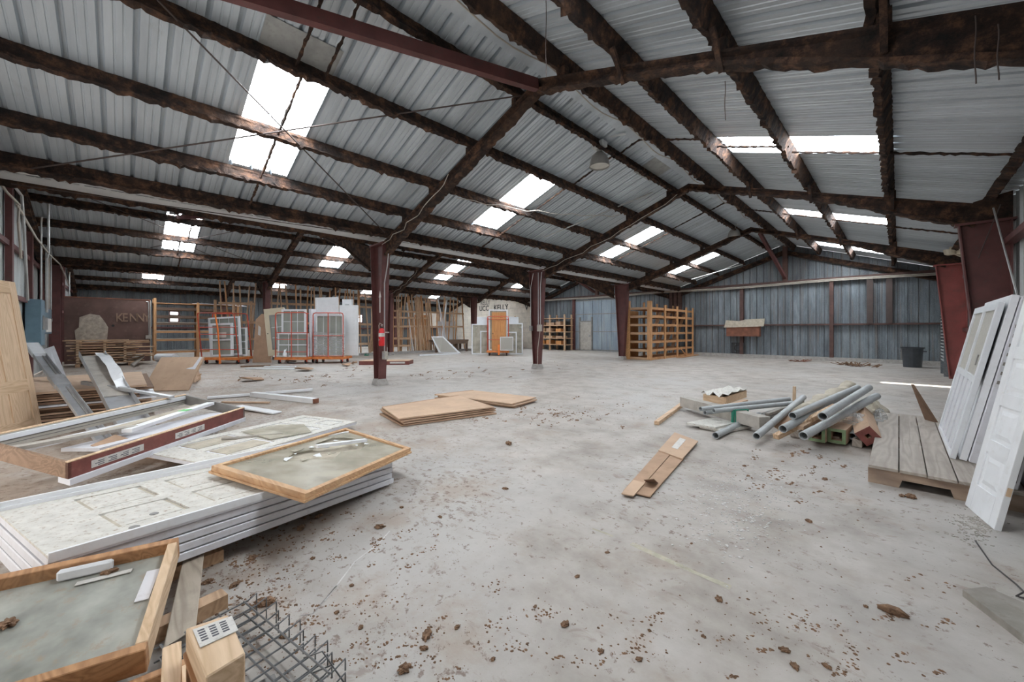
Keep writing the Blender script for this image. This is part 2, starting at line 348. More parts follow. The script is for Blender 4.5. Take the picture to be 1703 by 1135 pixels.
# ------------------------------------------------------------------ mesh builder
class MB:
    def __init__(s): s.v = []; s.f = []
    def add(s, vs, fs):
        o = len(s.v); s.v += [Vector(p) for p in vs]; s.f += [tuple(i + o for i in f) for f in fs]; return s
    HF = [(0, 3, 2, 1), (4, 5, 6, 7), (0, 1, 5, 4), (1, 2, 6, 5), (2, 3, 7, 6), (3, 0, 4, 7)]
    def hexa(s, p): return s.add(p, MB.HF)
    def box(s, x0, x1, y0, y1, z0, z1):
        return s.hexa([(x0, y0, z0), (x1, y0, z0), (x1, y1, z0), (x0, y1, z0), (x0, y0, z1), (x1, y0, z1), (x1, y1, z1), (x0, y1, z1)])
    def beam(s, p, q, w, h, up=(0, 0, 1), w2=None, h2=None):
        p = Vector(p); q = Vector(q); d = (q - p).normalized(); up = Vector(up)
        sd = d.cross(up)
        if sd.length < 1e-4: sd = d.cross(Vector((1, 0, 0)))
        sd.normalize(); u = sd.cross(d).normalized()
        w2 = w if w2 is None else w2; h2 = h if h2 is None else h2
        a = [p - sd * w / 2 - u * h / 2, p + sd * w / 2 - u * h / 2, p + sd * w / 2 + u * h / 2, p - sd * w / 2 + u * h / 2]
        b = [q - sd * w2 / 2 - u * h2 / 2, q + sd * w2 / 2 - u * h2 / 2, q + sd * w2 / 2 + u * h2 / 2, q - sd * w2 / 2 + u * h2 / 2]
        return s.add(a + b, [(0, 1, 2, 3), (7, 6, 5, 4), (0, 4, 5, 1), (1, 5, 6, 2), (2, 6, 7, 3), (3, 7, 4, 0)])
    def path(s, pts, r, n=6, caps=True):
        pts = [Vector(p) for p in pts]; o = len(s.v); prev = None
        for i, p in enumerate(pts):
            d = (pts[min(i + 1, len(pts) - 1)] - pts[max(i - 1, 0)])
            if d.length < 1e-7: d = Vector((0, 0, 1))
            d.normalize()
            a = d.cross(Vector((0, 0, 1))) if abs(d.z) < 0.95 else d.cross(Vector((1, 0, 0)))
            if prev is not None:
                a = prev - d * prev.dot(d)
                if a.length < 1e-4: a = d.cross(Vector((0.3, 1, 0.2)))
            a.normalize(); prev = a; b = d.cross(a)
            rr = r[i] if isinstance(r, (list, tuple)) else r
            for k in range(n):
                t = 2 * math.pi * k / n
                s.v.append(p + a * math.cos(t) * rr + b * math.sin(t) * rr)
        for i in range(len(pts) - 1):
            for k in range(n):
                k2 = (k + 1) % n
                s.f.append((o + i * n + k, o + i * n + k2, o + (i + 1) * n + k2, o + (i + 1) * n + k))
        if caps:
            s.f.append(tuple(o + k for k in reversed(range(n)))); e = o + (len(pts) - 1) * n
            s.f.append(tuple(e + k for k in range(n)))
        return s
    def tube(s, p, q, r, n=8, r2=None, caps=True): return s.path([p, q], [r, r if r2 is None else r2], n, caps)
    def prism(s, pts, vec):
        pts = [Vector(p) for p in pts]; vec = Vector(vec); n = len(pts)
        fs = [tuple(reversed(range(n))), tuple(range(n, 2 * n))]
        for i in range(n): fs.append((i, (i + 1) % n, n + (i + 1) % n, n + i))
        return s.add(pts + [p + vec for p in pts], fs)
    def lathe(s, prof, n=16, c=(0, 0, 0)):
        o = len(s.v); c = Vector(c)
        for r, z in prof:
            for k in range(n):
                t = 2 * math.pi * k / n; s.v.append(c + Vector((r * math.cos(t), r * math.sin(t), z)))
        for i in range(len(prof) - 1):
            for k in range(n):
                k2 = (k + 1) % n
                s.f.append((o + i * n + k, o + i * n + k2, o + (i + 1) * n + k2, o + (i + 1) * n + k))
        return s
    def bump_up(s, amt, seed=0):
        r = random.Random(seed)
        for i, p in enumerate(s.v): s.v[i] = p + Vector((r.uniform(-amt, amt), r.uniform(-amt, amt), r.uniform(-amt, amt)))
        return s
    def mesh(s, name, mat, smooth_=False, off=None):
        me = bpy.data.meshes.new(name)
        vs = [tuple(p - off) for p in s.v] if off is not None else [tuple(p) for p in s.v]
        me.from_pydata(vs, [], s.f); me.validate()
        bm = bmesh.new(); bm.from_mesh(me); bmesh.ops.recalc_face_normals(bm, faces=bm.faces); bm.to_mesh(me); bm.free()
        if smooth_:
            for p in me.polygons: p.use_smooth = True
        me.materials.append(M(mat) if isinstance(mat, str) else mat)
        return me

def link(name, me, parent=None):
    o = bpy.data.objects.new(name, me); COL.objects.link(o)
    if parent is not None: o.parent = parent
    return o
def tag(o, label=None, cat=None, group=None, kind=None):
    if label: o['label'] = label
    if cat: o['category'] = cat
    if group: o['group'] = group
    if kind: o['kind'] = kind
    return o
def thing(name, label, cat, loc=(0, 0, 0), rot=None, group=None, kind=None, mtx=None):
    o = bpy.data.objects.new(name, None); COL.objects.link(o)
    o.empty_display_size = 0.1
    if mtx is not None: o.matrix_world = mtx
    else:
        o.location = loc
        if rot: o.rotation_euler = rot
    return tag(o, label, cat, group, kind)
def part(name, mb, mat, T, world=False, smooth_=False, label=None, bev=0):
    """mesh part of thing T; world=True when mb holds world coordinates (T unrotated)"""
    off = None
    if world:
        off = Vector((0, 0, 0)); t = T
        while t is not None: off = off + t.location; t = t.parent
    o = link(name, mb.mesh(name, mat, smooth_, off), T)
    if label: o['label'] = label
    if bev:
        b = o.modifiers.new('edge', 'BEVEL'); b.width = bev; b.segments = 1; b.limit_method = 'ANGLE'
    return o
def solo(name, mb, mat, label, cat, group=None, kind=None, smooth_=False, bev=0):
    """a thing that is one mesh, given in world coordinates; origin at its base"""
    xs = [p.x for p in mb.v]; ys = [p.y for p in mb.v]; zs = [p.z for p in mb.v]
    off = Vector(((min(xs) + max(xs)) / 2, (min(ys) + max(ys)) / 2, min(zs)))
    o = link(name, mb.mesh(name, mat, smooth_, off)); o.location = off
    if bev:
        b = o.modifiers.new('edge', 'BEVEL'); b.width = bev; b.segments = 1; b.limit_method = 'ANGLE'
    return tag(o, label, cat, group, kind)
def frame_mtx(o, xd, zd):
    """matrix with origin o, local x along xd, local z close to zd, y = z cross x"""
    x = Vector(xd).normalized(); z = Vector(zd); z = (z - x * z.dot(x)).normalized(); y = z.cross(x)
    m = Matrix((x, y, z)).transposed().to_4x4(); m.translation = Vector(o)
    return m
# ------------------------------------------------------------------ the building
MSL = 0.339
RIDGE = 5.6
BAYS = [(-3.95, 1.45, -9.35), (-14.85, -9.35, -20.35), (-25.85, -20.35, -31.35)]   # ridge, east eave, west eave
Y_NEAR, Y_FAR = -1.95, 22.8
FRAMES = [4.6, 10.65, 16.75]
def roof_z(x):
    for r, e, w in BAYS:
        if x >= w - 0.3: return RIDGE - MSL * abs(x - r)
    r = BAYS[-1][0]; return RIDGE - MSL * abs(x - r)

# floor slab
mb = MB().box(-31.6, 1.7, Y_NEAR - 0.1, Y_FAR + 0.1, -0.25, 0.0)
floor = link('floor', mb.mesh('floor', 'concrete')); tag(floor, 'worn grey concrete floor strewn with brown dirt', None, None, 'structure')

# ---- roof sheets
ceiling = bpy.data.objects.new('ceiling', None); COL.objects.link(ceiling)
tag(ceiling, 'bare ribbed metal roof on shaggy brown purlins with skylights', None, None, 'structure')
SW = 0.88
def rib_profile(w, n=3, h=0.058, hm=0.011):
    p = w / n; k = p / 0.2933; pts = []
    for i in range(n):
        b = i * p
        for y, z in ((0, 0), (.014, h), (.046, h), (.06, 0), (.13, 0), (.135, hm), (.15, hm), (.155, 0), (.21, 0), (.215, hm), (.23, hm), (.235, 0)):
            pts.append((b + y * k, z))
    pts.append((w, 0))
    return pts
PROF = rib_profile(SW)
sheet_cache = {}
def sheet(ridge, xa, xb, y, mat='roof_sheet', name='roof_sheet', lift=0.0):
    key = (round(ridge, 3), round(xa, 3), round(xb, 3), mat, lift)
    if key not in sheet_cache:
        mb = MB(); n = len(PROF)
        for x in (xa, xb):
            z0 = RIDGE - MSL * abs(x - ridge) + lift
            mb.v += [Vector((x, yy, z0 + zz)) for yy, zz in PROF]
        mb.f = [(i, i + 1, n + i + 1, n + i) for i in range(n - 1)]
        me = bpy.data.meshes.new(name); me.from_pydata([tuple(p) for p in mb.v], [], mb.f); me.materials.append(M(mat))
        sheet_cache[key] = me
    o = link(name, sheet_cache[key], ceiling); o.location = (0, y, 0)
    return o
def slope(ridge, eave, sky_x, first, every):
    """sheets from ridge to eave; sky_x = (x near ridge, x near eave) of the skylights, at sheets first + k*every"""
    k0 = math.floor((Y_NEAR - first) / SW); k1 = math.ceil((Y_FAR - first) / SW)
    out = 0.12 if eave > ridge else -0.12
    for k in range(k0, k1):
        y = first + k * SW
        if k in every:
            sheet(ridge, ridge, sky_x[0], y)
            o = sheet(ridge, sky_x[0], sky_x[1], y, 'skylight', 'skylight_panel', 0.004); o['label'] = 'white daylit skylight sheet'
            sheet(ridge, sky_x[1], eave + out, y)
        else:
            sheet(ridge, ridge, eave + out, y)
slope(-3.95, -9.35, (-5.85, -8.0), 1.25, (0, 6, 13, 20))
slope(-3.95, 1.45, (-2.45, -0.12), 8.08, (-7, 0, 7, 14))
slope(-14.85, -20.35, (-16.4, -18.64), 0.97, (0, 6, 13, 20))
slope(-14.85, -9.35, (-13.3, -11.1), 0.97, (0, 6, 13, 20))
slope(-25.85, -31.35, (-27.5, -29.75), 0.74, (0, 7, 14, 21))
slope(-25.85, -20.35, (-24.3, -22.1), 0.74, (0, 7, 14, 21))
# old grey patch sheets beside the skylights
for (px, py) in ((500, 88), (1085, 283)):
    p = PS(px, py, -3.95, 5.585, MSL)
    mb = MB()
    for dx in (-0.28, 0.28):
        for dy in (-0.45, 0.45):
            x = p.x + dx; mb.v.append(Vector((x, p.y + dy, RIDGE - MSL * abs(x + 3.95) - 0.012)))
    mb.f = [(0, 1, 3, 2)]
    part('patch_sheet', mb, 'old_patch', ceiling, label='dull grey patch sheet')
# ridge flashing
for r, e, w in BAYS:
    mb = MB()
    pts = [(-0.17, -0.17 * MSL), (0, 0), (0.17, -0.17 * MSL)]
    n = 40; ys = [Y_NEAR + (Y_FAR - Y_NEAR) * i / n for i in range(n + 1)]
    for y in ys:
        for dx, dz in pts: mb.v.append(Vector((r + dx, y, RIDGE + dz - 0.02 + random.uniform(-.006, .006))))
    for i in range(n):
        for j in range(2): mb.f.append((i * 3 + j, i * 3 + j + 1, i * 3 + j + 4, i * 3 + j + 3))
    part('ridge_flashing', mb, 'roof_sheet', ceiling)

# ---- purlins: cold-formed steel still carrying ragged spray-on insulation
def ragged(ring_fn, ts, seed, n):
    r = random.Random(seed); mb = MB()
    for t in ts:
        mb.v += [Vector(p) for p in ring_fn(t, r)]
    for i in range(len(ts) - 1):
        for k in range(n):
            k2 = (k + 1) % n
            mb.f.append((i * n + k, i * n + k2, (i + 1) * n + k2, (i + 1) * n + k))
    mb.f.append(tuple(reversed(range(n)))); e = (len(ts) - 1) * n; mb.f.append(tuple(e + k for k in range(n)))
    return mb
def purlin_mesh(seed, h=0.225, w=0.066, y0=Y_NEAR, y1=Y_FAR - 0.1, mat='shaggy'):
    st = {'lo': 0.0}
    def ring(y, r):
        st['lo'] = st['lo'] * 0.6 + r.uniform(-0.018, 0.018)
        lo = -h - max(-0.012, st['lo'] + (r.uniform(0, 0.05) if r.random() < 0.18 else 0))
        j = lambda a=0.006: r.uniform(-a, a)
        return [(-w / 2 + j(), y, 0), (w / 2 + j(), y, 0), (w / 2 + j(), y, -0.05 + j()), (w * .3 + j(), y, -0.07 + j()), (w * .3 + j(.01), y, -h + .05),
                (w * .75 + j(.014), y, -h + .03 + j(.01)), (w * .8 + j(.016), y + j(.02), lo + j(.006)), (-w * .35 + j(.012), y + j(.02), lo + j(.008)), (-w * .4 + j(.008), y, -h * .5 + j())]
    ts = []; y = y0; r = random.Random(seed + 5)
    while y < y1: ts.append(y); y += r.uniform(0.035, 0.075)
    ts.append(y1)
    return ragged(ring, ts, seed, 9).mesh('purlin', mat)
PM = [purlin_mesh(s) for s in (1, 2, 3)]
PME = purlin_mesh(9, 0.24, 0.11)
def purlin(x, ridge, i, me=None):
    o = link('purlin', me or PM[i % 3], ceiling)
    z = RIDGE - MSL * abs(x - ridge)
    o.location = (x, 0, z - 0.005)
    ang = math.atan(MSL) * (1 if x < ridge else -1)
    o.rotation_euler = (0, -ang, 0)
    if x > ridge: o.scale = (-1, 1, 1)
    return o
for i, x in enumerate((-4.5, -5.72, -6.97, -8.08)): purlin(x, -3.95, i)
for i, x in enumerate((-3.5, -2.52, -1.36, -0.09)): purlin(x, -3.95, i + 1)
purlin(-8.98, -3.95, 0, PME); purlin(1.2, -3.95, 0, PME)
for i, x in enumerate((-15.4, -16.45, -17.65, -18.78)): purlin(x, -14.85, i)
for i, x in enumerate((-14.3, -13.2, -12.0, -10.9)): purlin(x, -14.85, i)
purlin(-20.0, -14.85, 0, PME); purlin(-9.75, -14.85, 0, PME)
for i, x in enumerate((-26.4, -27.5, -28.7, -29.9)): purlin(x, -25.85, i)
for i, x in enumerate((-25.3, -24.2, -23.0, -21.9)): purlin(x, -25.85, i)
purlin(-31.0, -25.85, 0, PME); purlin(-20.75, -25.85, 0, PME)
# sag struts between the purlins, in line with the skylights
def strut(xa, xb, ridge, y, yb=None, r=0.022, seed=0):
    yb = y if yb is None else yb
    rr = random.Random(seed); pts = []; rad = []
    for i in range(26):
        t = i / 25; x = xa + (xb - xa) * t
        pts.append((x, y + (yb - y) * t + rr.uniform(-.006, .006), RIDGE - MSL * abs(x - ridge) - 0.13 + rr.uniform(-.008, .008))); rad.append(r * rr.uniform(0.6, 1.25))
    part('sag_strut', MB().path(pts, rad, 6), 'shaggy', ceiling)
for i, (xa, xb, rd, y) in enumerate(((-4.5, -5.72, -3.95, 1.62), (-4.5, -5.72, -3.95, 1.98), (-5.72, -6.97, -3.95, 1.72), (-6.97, -8.08, -3.95, 1.72), (-8.08, -9.0, -3.95, 1.72), (-5.72, -6.97, -3.95, 7.62), (-6.97, -8.08, -3.95, 7.55), (-8.08, -9.0, -3.95, 7.5),
        (-4.5, -5.72, -3.95, 7.7), (-3.5, -4.5, -3.95, 7.8), (-4.5, -5.72, -3.95, 13.5), (-5.72, -6.97, -3.95, 13.7), (-6.97, -8.08, -3.95, 13.7), (-3.5, -4.5, -3.95, 13.6), (-3.5, -2.52, -3.95, 7.8), (-2.52, -1.36, -3.95, 8.22), (-1.36, -.09, -3.95, 8.5),
        (-.09, 1.2, -3.95, 8.5), (-3.5, -2.52, -3.95, 14.3), (-2.52, -1.36, -3.95, 14.4), (-1.36, -.09, -3.95, 14.5), (-.09, 1.2, -3.95, 14.6), (-16.45, -17.65, -14.85, 1.6), (-17.65, -18.78, -14.85, 1.4), (-18.78, -20.0, -14.85, 1.5),
        (-16.45, -17.65, -14.85, 7.3), (-17.65, -18.78, -14.85, 7.3), (-16.45, -17.65, -14.85, 13.4), (-17.65, -18.78, -14.85, 13.4), (-28.7, -29.9, -25.85, 1.3))):
    strut(xa, xb, rd, y, None, 0.022, i)

# ---- rafters
def rafter(ridge, eave_x, y, depths, mat='shaggy', seed=0, step=0.06, rag=1.0):
    """tapered I beam from ridge to the knee; depths = [(u, depth)] with u 0 at the ridge and 1 at the knee"""
    L = abs(eave_x - ridge); sg = 1 if eave_x > ridge else -1
    def dep(u):
        for (u0, d0), (u1, d1) in zip(depths, depths[1:]):
            if u <= u1: return d0 + (d1 - d0) * (u - u0) / (u1 - u0)
        return depths[-1][1]
    st = {'lo': 0}
    def ring(u, r):
        x = ridge + sg * u * L; top = RIDGE - MSL * u * L - 0.325; d = dep(u)
        st['lo'] = st['lo'] * .6 + r.uniform(-.016, .016) * rag
        b = top - d - max(-.008, st['lo'] + (r.uniform(0, .025) * rag if r.random() < .18 else 0))
        j = lambda a=.006: r.uniform(-a, a) * rag
        w = .08
        return [(x, y - w, top), (x, y + w, top), (x, y + w + j(), top - .03 + j()), (x, y + .022 + j(.01), top - .055 + j()), (x, y + .022 + j(.012), top - d + .06 + j()),
                (x, y + w + j(.012), top - d + .035 + j()), (x + j(.02), y + w + j(.015), b + j()), (x + j(.02), y - w + j(.015), b + j()), (x, y - w + j(.012), top - d + .035 + j()),
                (x, y - .022 + j(.012), top - d + .06 + j()), (x, y - .022 + j(.01), top - .055 + j()), (x, y - w + j(), top - .03 + j())]
    n = int(L / step); ts = [i / n for i in range(n + 1)]
    return part('rafter', ragged(ring, ts, seed, 12), mat, ceiling)
for i, y in enumerate(FRAMES):
    rafter(-3.95, 0.95, y, [(0, .17), (.5, .15), (.62, .19), (.78, .31), (1, .42)], 'shaggy' if i == 0 else 'shaggy', 10 + i)
    rafter(-3.95, -8.95, y, [(0, .16), (.3, .21), (.7, .27), (1, .34)], 'shaggy', 20 + i)
    rafter(-14.85, -9.75, y, [(0, .3), (.7, .36), (1, .62)], 'shaggy', 30 + i, .12, .6)
    rafter(-14.85, -19.95, y, [(0, .16), (.7, .22), (1, .34)], 'shaggy', 40 + i, .1, .7)
    rafter(-25.85, -20.75, y, [(0, .3), (.7, .36), (1, .6)], 'shaggy', 50 + i, .15, .5)
    rafter(-25.85, -31.2, y, [(0, .28), (.7, .34), (1, .42)], 'shaggy', 60 + i, .15, .5)
for j, (rd, e1, e2) in enumerate(((-3.95, 1.3, -9.2), (-14.85, -9.5, -20.2), (-25.85, -20.5, -31.2))):
    for k, e in enumerate((e1, e2)):
        rafter(rd, e, Y_FAR - 0.12, [(0, .22), (1, .24)], 'shaggy', 80 + j * 2 + k, .15, .4)
        rafter(rd, e, Y_NEAR + 0.14, [(0, .24), (.8, .3), (1, .55)], 'shaggy', 90 + j * 2 + k, .15, .6)

# ---- valley gutters with pale soffits and eave conduit
for vx in (-9.35, -20.35):
    mb = MB().box(vx - .38, vx + .3, Y_NEAR, Y_FAR - .05, 3.71, 3.735)
    part('valley_gutter', mb, 'flashing', ceiling, label='pale grey underside of the valley gutter')
    mb = MB()
    mb.path([(vx + .34, Y_NEAR + (Y_FAR - Y_NEAR) * i / 30, 3.69 - .03 * math.sin(i * 2.1)) for i in range(30)], .02, 6)
    part('eave_conduit', mb, 'conduit', ceiling)

# ---- bracing rods and struts under the roof
def rod(p, q, r=0.009, name='bracing_rod', mat='steel_rod'):
    part(name, MB().tube(p, q, r, 6), mat, ceiling)
Lp = (-3.95, 5.6 - .24, MSL)
rod(PS(262, 0, *Lp), PS(640, 387, *Lp), .011); rod(PS(49, 281, *Lp), PS(866, 159, *Lp), .011)
rod(V(-9.5, -1.2, 3.6), V(-8.9, 4.4, 3.66), .008)
B2 = (-14.85, 5.6 - .24, MSL)
rod(PS(85, 305, *B2), PS(460, 452, *B2), .01); rod(PS(250, 412, *B2), PS(405, 382, *B2), .01); rod(PS(300, 403, *B2), PS(352, 426, *B2), .01)
rod(V(-9.2, 10.6, 3.62), V(-7.2, 12.6, 4.15)); rod(V(-9.3, 16.7, 3.6), V(-6.9, 19.5, 4.3))
# red painted braces
mb = MB().beam((-3.97, 4.52, 5.18), (-5.55, -1.7, 4.72), .10, .17)
part('ridge_brace', mb, 'red_oxide', ceiling, label='dark red steel brace')
p, q = PX(75, 371, -19.2), PX(362, 359, -15.6)
part('ridge_brace', MB().beam(p, q, .09, .12), 'red_oxide', ceiling)
part('ridge_brace', MB().beam(PY(1256, 374, 18.6), PY(1306, 463, 22.6), .12, .14), 'red_oxide', ceiling)
part('ridge_brace', MB().beam(PY(938, 452, 18.4), PY(988, 486, 22.6), .12, .14), 'red_oxide', ceiling)
# purlin-to-rafter stubs on the east slope
for y in FRAMES:
    for x in (-2.52, -1.36, -.09):
        z = roof_z(x) - .2
        part('knee_stub', MB().beam((x, y - .32, z - .02), (x, y - .02, z - .34), .05, .06), 'shaggy', ceiling)
for y in FRAMES:
    for x in (-4.5, -5.72, -6.97, -8.08, -3.5, -2.52, -1.36, -.09, -16.45, -17.65, -18.78, -28.7, -29.9):
        z = roof_z(x)
        part('purlin_cleat', MB().box(x - .05, x + .05, y - .05, y + .05, z - .36, z - .18), 'shaggy', ceiling)
# hanging bits of wire
for (p, L) in ((PY(908, 0, 3.5), .9), (PY(1206, 135, 4.55), .42), (PY(1622, 26, 4.4), .5), (PY(1660, 40, 4.4), .4)):
    n = 8
    part('hanging_wire', MB().path([(p.x + .004 * math.sin(i), p.y, p.z - L * i / n) for i in range(n + 1)], .0045, 5), 'steel_rod', ceiling)
# pale cable clipped along the ridge
pts = []
for i in range(60):
    t = i / 59; y = 2.2 + (22.0 - 2.2) * t
    x = -3.80 + .05 * math.sin(i * .9)
    pts.append((x, y, roof_z(x) - .10 - .12 * abs(math.sin(i * .45))))
part('ridge_cable', MB().path(pts, .011, 5), 'cable', ceiling)
for (a, b) in (((-9.0, 4.5, 3.5), (-6.2, 4.5, 4.4)), ((-9.0, 10.55, 3.5), (-4.2, 10.5, 5.0)), ((-20.0, 10.5, 3.4), (-17.2, 10.5, 4.4)), ((-6.9, 5.2, 4.3), (-5.8, 10.3, 4.75))):
    a, b = V(*a), V(*b); pts = [a.lerp(b, i / 14) + V(0, .04 * math.sin(i * 1.7), -.12 * math.sin(math.pi * i / 14) + .03 * math.sin(i * 2.3)) for i in range(15)]
    part('roof_cable', MB().path(pts, .009, 5), 'cable', ceiling)
part('sprinkler_pipe', MB().tube(PX(905, 395, -7.4), PX(1085, 320, -4.9), .018, 6), 'conduit', ceiling)
part('sprinkler_pipe', MB().tube(PX(1150, 465, -7.0), PX(1235, 440, -4.9), .018, 6), 'conduit', ceiling)

# ---- walls
def wall_panels(wall, axis, pos, a0, a1, zb, ztop, mat, inward, w=SW, holes=(), upper=None):
    """ribbed siding sheets along a wall; axis 'X' = wall runs along x at y=pos. holes = (a0, a1, z0, z1); upper = (z, material) above that height"""
    n = max(1, round((a1 - a0) / w)); pw = (a1 - a0) / n; prof = rib_profile(pw, 3, 0.032, 0.006)
    for i in range(n):
        s0 = a0 + i * pw
        spans = [(zb, None, mat)]
        for (h0, h1, z0, z1) in holes:
            if s0 + pw / 2 > h0 and s0 + pw / 2 < h1:
                spans = ([(zb, z0, mat)] if z0 > zb + .02 else []) + [(z1, None, mat)]
        if upper: 
            sp2 = []
            for (lo, hi, mm) in spans:
                if lo < upper[0] and (hi is None or hi > upper[0]): sp2 += [(lo, upper[0], mm), (upper[0], hi, upper[1])]
                else: sp2.append((lo, hi, mm))
            spans = sp2
        for lo, hi, mm in spans:
            mb = MB()
            for row in (0, 1):
                for yy, zz in prof:
                    s = s0 + yy; z = lo if row == 0 else (hi if hi is not None else (ztop(s) if callable(ztop) else ztop))
                    d = pos - inward * zz
                    mb.v.append(Vector((s, d, z)) if axis == 'X' else Vector((d, s, z)))
            m = len(prof); mb.f = [(k, k + 1, m + k + 1, m + k) for k in range(m - 1)]
            me = bpy.data.meshes.new('siding_panel'); me.from_pydata([tuple(p) for p in mb.v], [], mb.f); me.materials.append(M(mm))
            link('siding_panel', me, wall)
def struct_empty(name, label):
    o = bpy.data.objects.new(name, None); COL.objects.link(o); return tag(o, label, None, None, 'structure')
rz = lambda x: roof_z(x) - 0.01
wall_back = struct_empty('wall_back', 'weathered galvanised gable wall closing the far end of the hall')
wall_panels(wall_back, 'X', Y_FAR, -9.35, 1.45, .12, rz, 'wall_sheet', -1, .914, upper=(3.72, 'wall_sheet_dark'))
wall_panels(wall_back, 'X', Y_FAR, -20.35, -16.45, .0, rz, 'wall_sheet', -1, .914, upper=(3.72, 'wall_sheet_dark'))
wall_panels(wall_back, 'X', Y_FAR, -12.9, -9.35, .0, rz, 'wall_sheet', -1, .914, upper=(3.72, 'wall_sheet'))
wall_panels(wall_back, 'X', Y_FAR, -16.45, -12.9, 3.3, rz, 'wall_sheet_dark', -1, .914)
# masonry end wall of the west hall with painted letters
BW, BH = 0.8, 0.4
bmesh_cache = {}
for row in range(11):
    z = row * BH
    off = 0 if row % 2 else BW / 2
    k = 0; x = -31.35 - off
    while x < -20.35:
        x0, x1 = max(x, -31.35), min(x + BW, -20.35)
        top = min(roof_z(x0), roof_z(x1)) - .02
        if x1 - x0 > .1 and z + .06 < top:
            w = round(x1 - x0 - .012, 3); h = round(min(BH, top - z) - .012, 3)
            if (w, h) not in bmesh_cache: bmesh_cache[(w, h)] = MB().box(0, w, 0, .15, 0, h).mesh('block', 'masonry')
            o = link('block', bmesh_cache[(w, h)], wall_back); o.location = (x0 + .006, Y_FAR - .04 + random.uniform(-.006, .006), z)
        x += BW
part('mortar_bed', MB().prism([(-31.35, Y_FAR + .03, 0), (-20.35, Y_FAR + .03, 0), (-20.35, Y_FAR + .03, 3.7), (-25.85, Y_FAR + .03, 5.5), (-31.35, Y_FAR + .03, 3.7)], (0, .1, 0)), 'concrete_block', wall_back)
def lettering(text, loc, size, rot, mat, parent, sx=1.0, name='lettering'):
    cu = bpy.data.curves.new(name, 'FONT'); cu.body = text; cu.size = size; cu.extrude = 0.002; cu.offset = size * 0.012
    cu.materials.append(M(mat))
    o = bpy.data.objects.new(name, cu); COL.objects.link(o); o.parent = parent
    o.location = loc; o.rotation_euler = rot; o.scale = (sx, 1, 1)
    return o
for (tx, px, py, sz, mt_, sx) in (('UCC', 797, 517.5, .62, 'letter_black', 1.0), ('KELLY', 821, 516.5, .66, 'letter_black', 1.0), ('KELLY', 799, 507.5, .55, 'letter_grey', .85), ('J', 785, 508, .55, 'letter_grey', 1.0), ('V', 873, 516, .6, 'letter_black', 1.0)):
    q = PY(px, py, Y_FAR - .06); lettering(tx, q, sz, (math.pi / 2, 0, 0), mt_, wall_back, sx)
# curb, girts, posts of the gable wall
part('curb', MB().box(-9.3, 1.4, Y_FAR - .28, Y_FAR - .02, 0, .16), 'concrete_block', wall_back)
part('girt', MB().box(-9.0, 1.4, Y_FAR - .2, Y_FAR - .04, 1.62, 1.69), 'rust_post', wall_back)
part('girt', MB().box(-20.2, -16.5, Y_FAR - .2, Y_FAR - .04, 1.62, 1.72), 'rust_post', wall_back)
part('eave_beam', MB().box(-20.2, 1.4, Y_FAR - .24, Y_FAR - .05, 3.62, 3.78), 'rust_post', wall_back)
for dz in (-.07, -.13):
    part('wall_conduit', MB().path([(-20 + 21.3 * i / 24, Y_FAR - .3, 3.72 + dz + .03 * math.sin(i * .7)) for i in range(25)], .028, 6), 'cable', wall_back)
def post(px, z0, z1, w=.16, mat='rust_post'):
    x = PY(px, 545, Y_FAR - .15).x
    part('post', MB().box(x - w / 2, x + w / 2, Y_FAR - .26, Y_FAR - .06, z0, z1), mat, wall_back)
post(1383, .16, 3.65, .14); post(1234, .16, 3.65, .16); post(955, .02, 3.65, .2, 'red_oxide')
post(1447, 1.69, 3.65, .2, 'steel_rod'); post(1479, 1.69, 3.65, .2, 'steel_rod'); post(1306, 3.7, 5.45, .2)
post(1037, 3.7, 4.4, .3, 'door_sheet'); post(993, 3.75, 4.9, .2)
for x in (1117, 1124, 1131): post(x, 1.7, 3.6, .18)

# sheet-metal sliding door with a wicket in the gable of the middle hall
door_1 = struct_empty('door_1', 'bluish sheet-metal sliding door with a small man door in it')
x0, x1 = PY(957, 560, Y_FAR - .12).x, PY(1033, 560, Y_FAR - .12).x
nP = 5; wP = (x1 - x0) / nP
part('door_backing', MB().box(x0 - .3, x1 + .1, Y_FAR - .09, Y_FAR - .06, 0, 3.6), 'door_sheet', door_1)
for i in range(nP):
    part('door_panel', MB().box(x0 + i * wP + .01, x0 + (i + 1) * wP - .01, Y_FAR - .14, Y_FAR - .1, .0, 3.5), 'door_sheet', door_1)
for z in (.06, 1.3, 2.5, 3.45): part('door_rail', MB().box(x0, x1, Y_FAR - .17, Y_FAR - .14, z - .03, z + .03), 'grey_dark', door_1)
wx0, wx1 = PY(965, 560, Y_FAR - .2).x, PY(983, 560, Y_FAR - .2).x
wk = part('wicket', MB().box(wx0, wx1, Y_FAR - .2, Y_FAR - .145, .04, 1.97), 'weathered_grey', door_1, label='grey man door')
part('wicket_frame', MB().box(wx0 - .1, wx0, Y_FAR - .22, Y_FAR - .14, .03, 2.3).box(wx1, wx1 + .1, Y_FAR - .22, Y_FAR - .14, .03, 2.3).box(wx0, wx1, Y_FAR - .22, Y_FAR - .14, 1.97, 2.05), 'grey_dark', door_1)
part('handle', MB().box(wx1 - .14, wx1 - .08, Y_FAR - .26, Y_FAR - .2, .95, 1.1), 'conduit', wk)

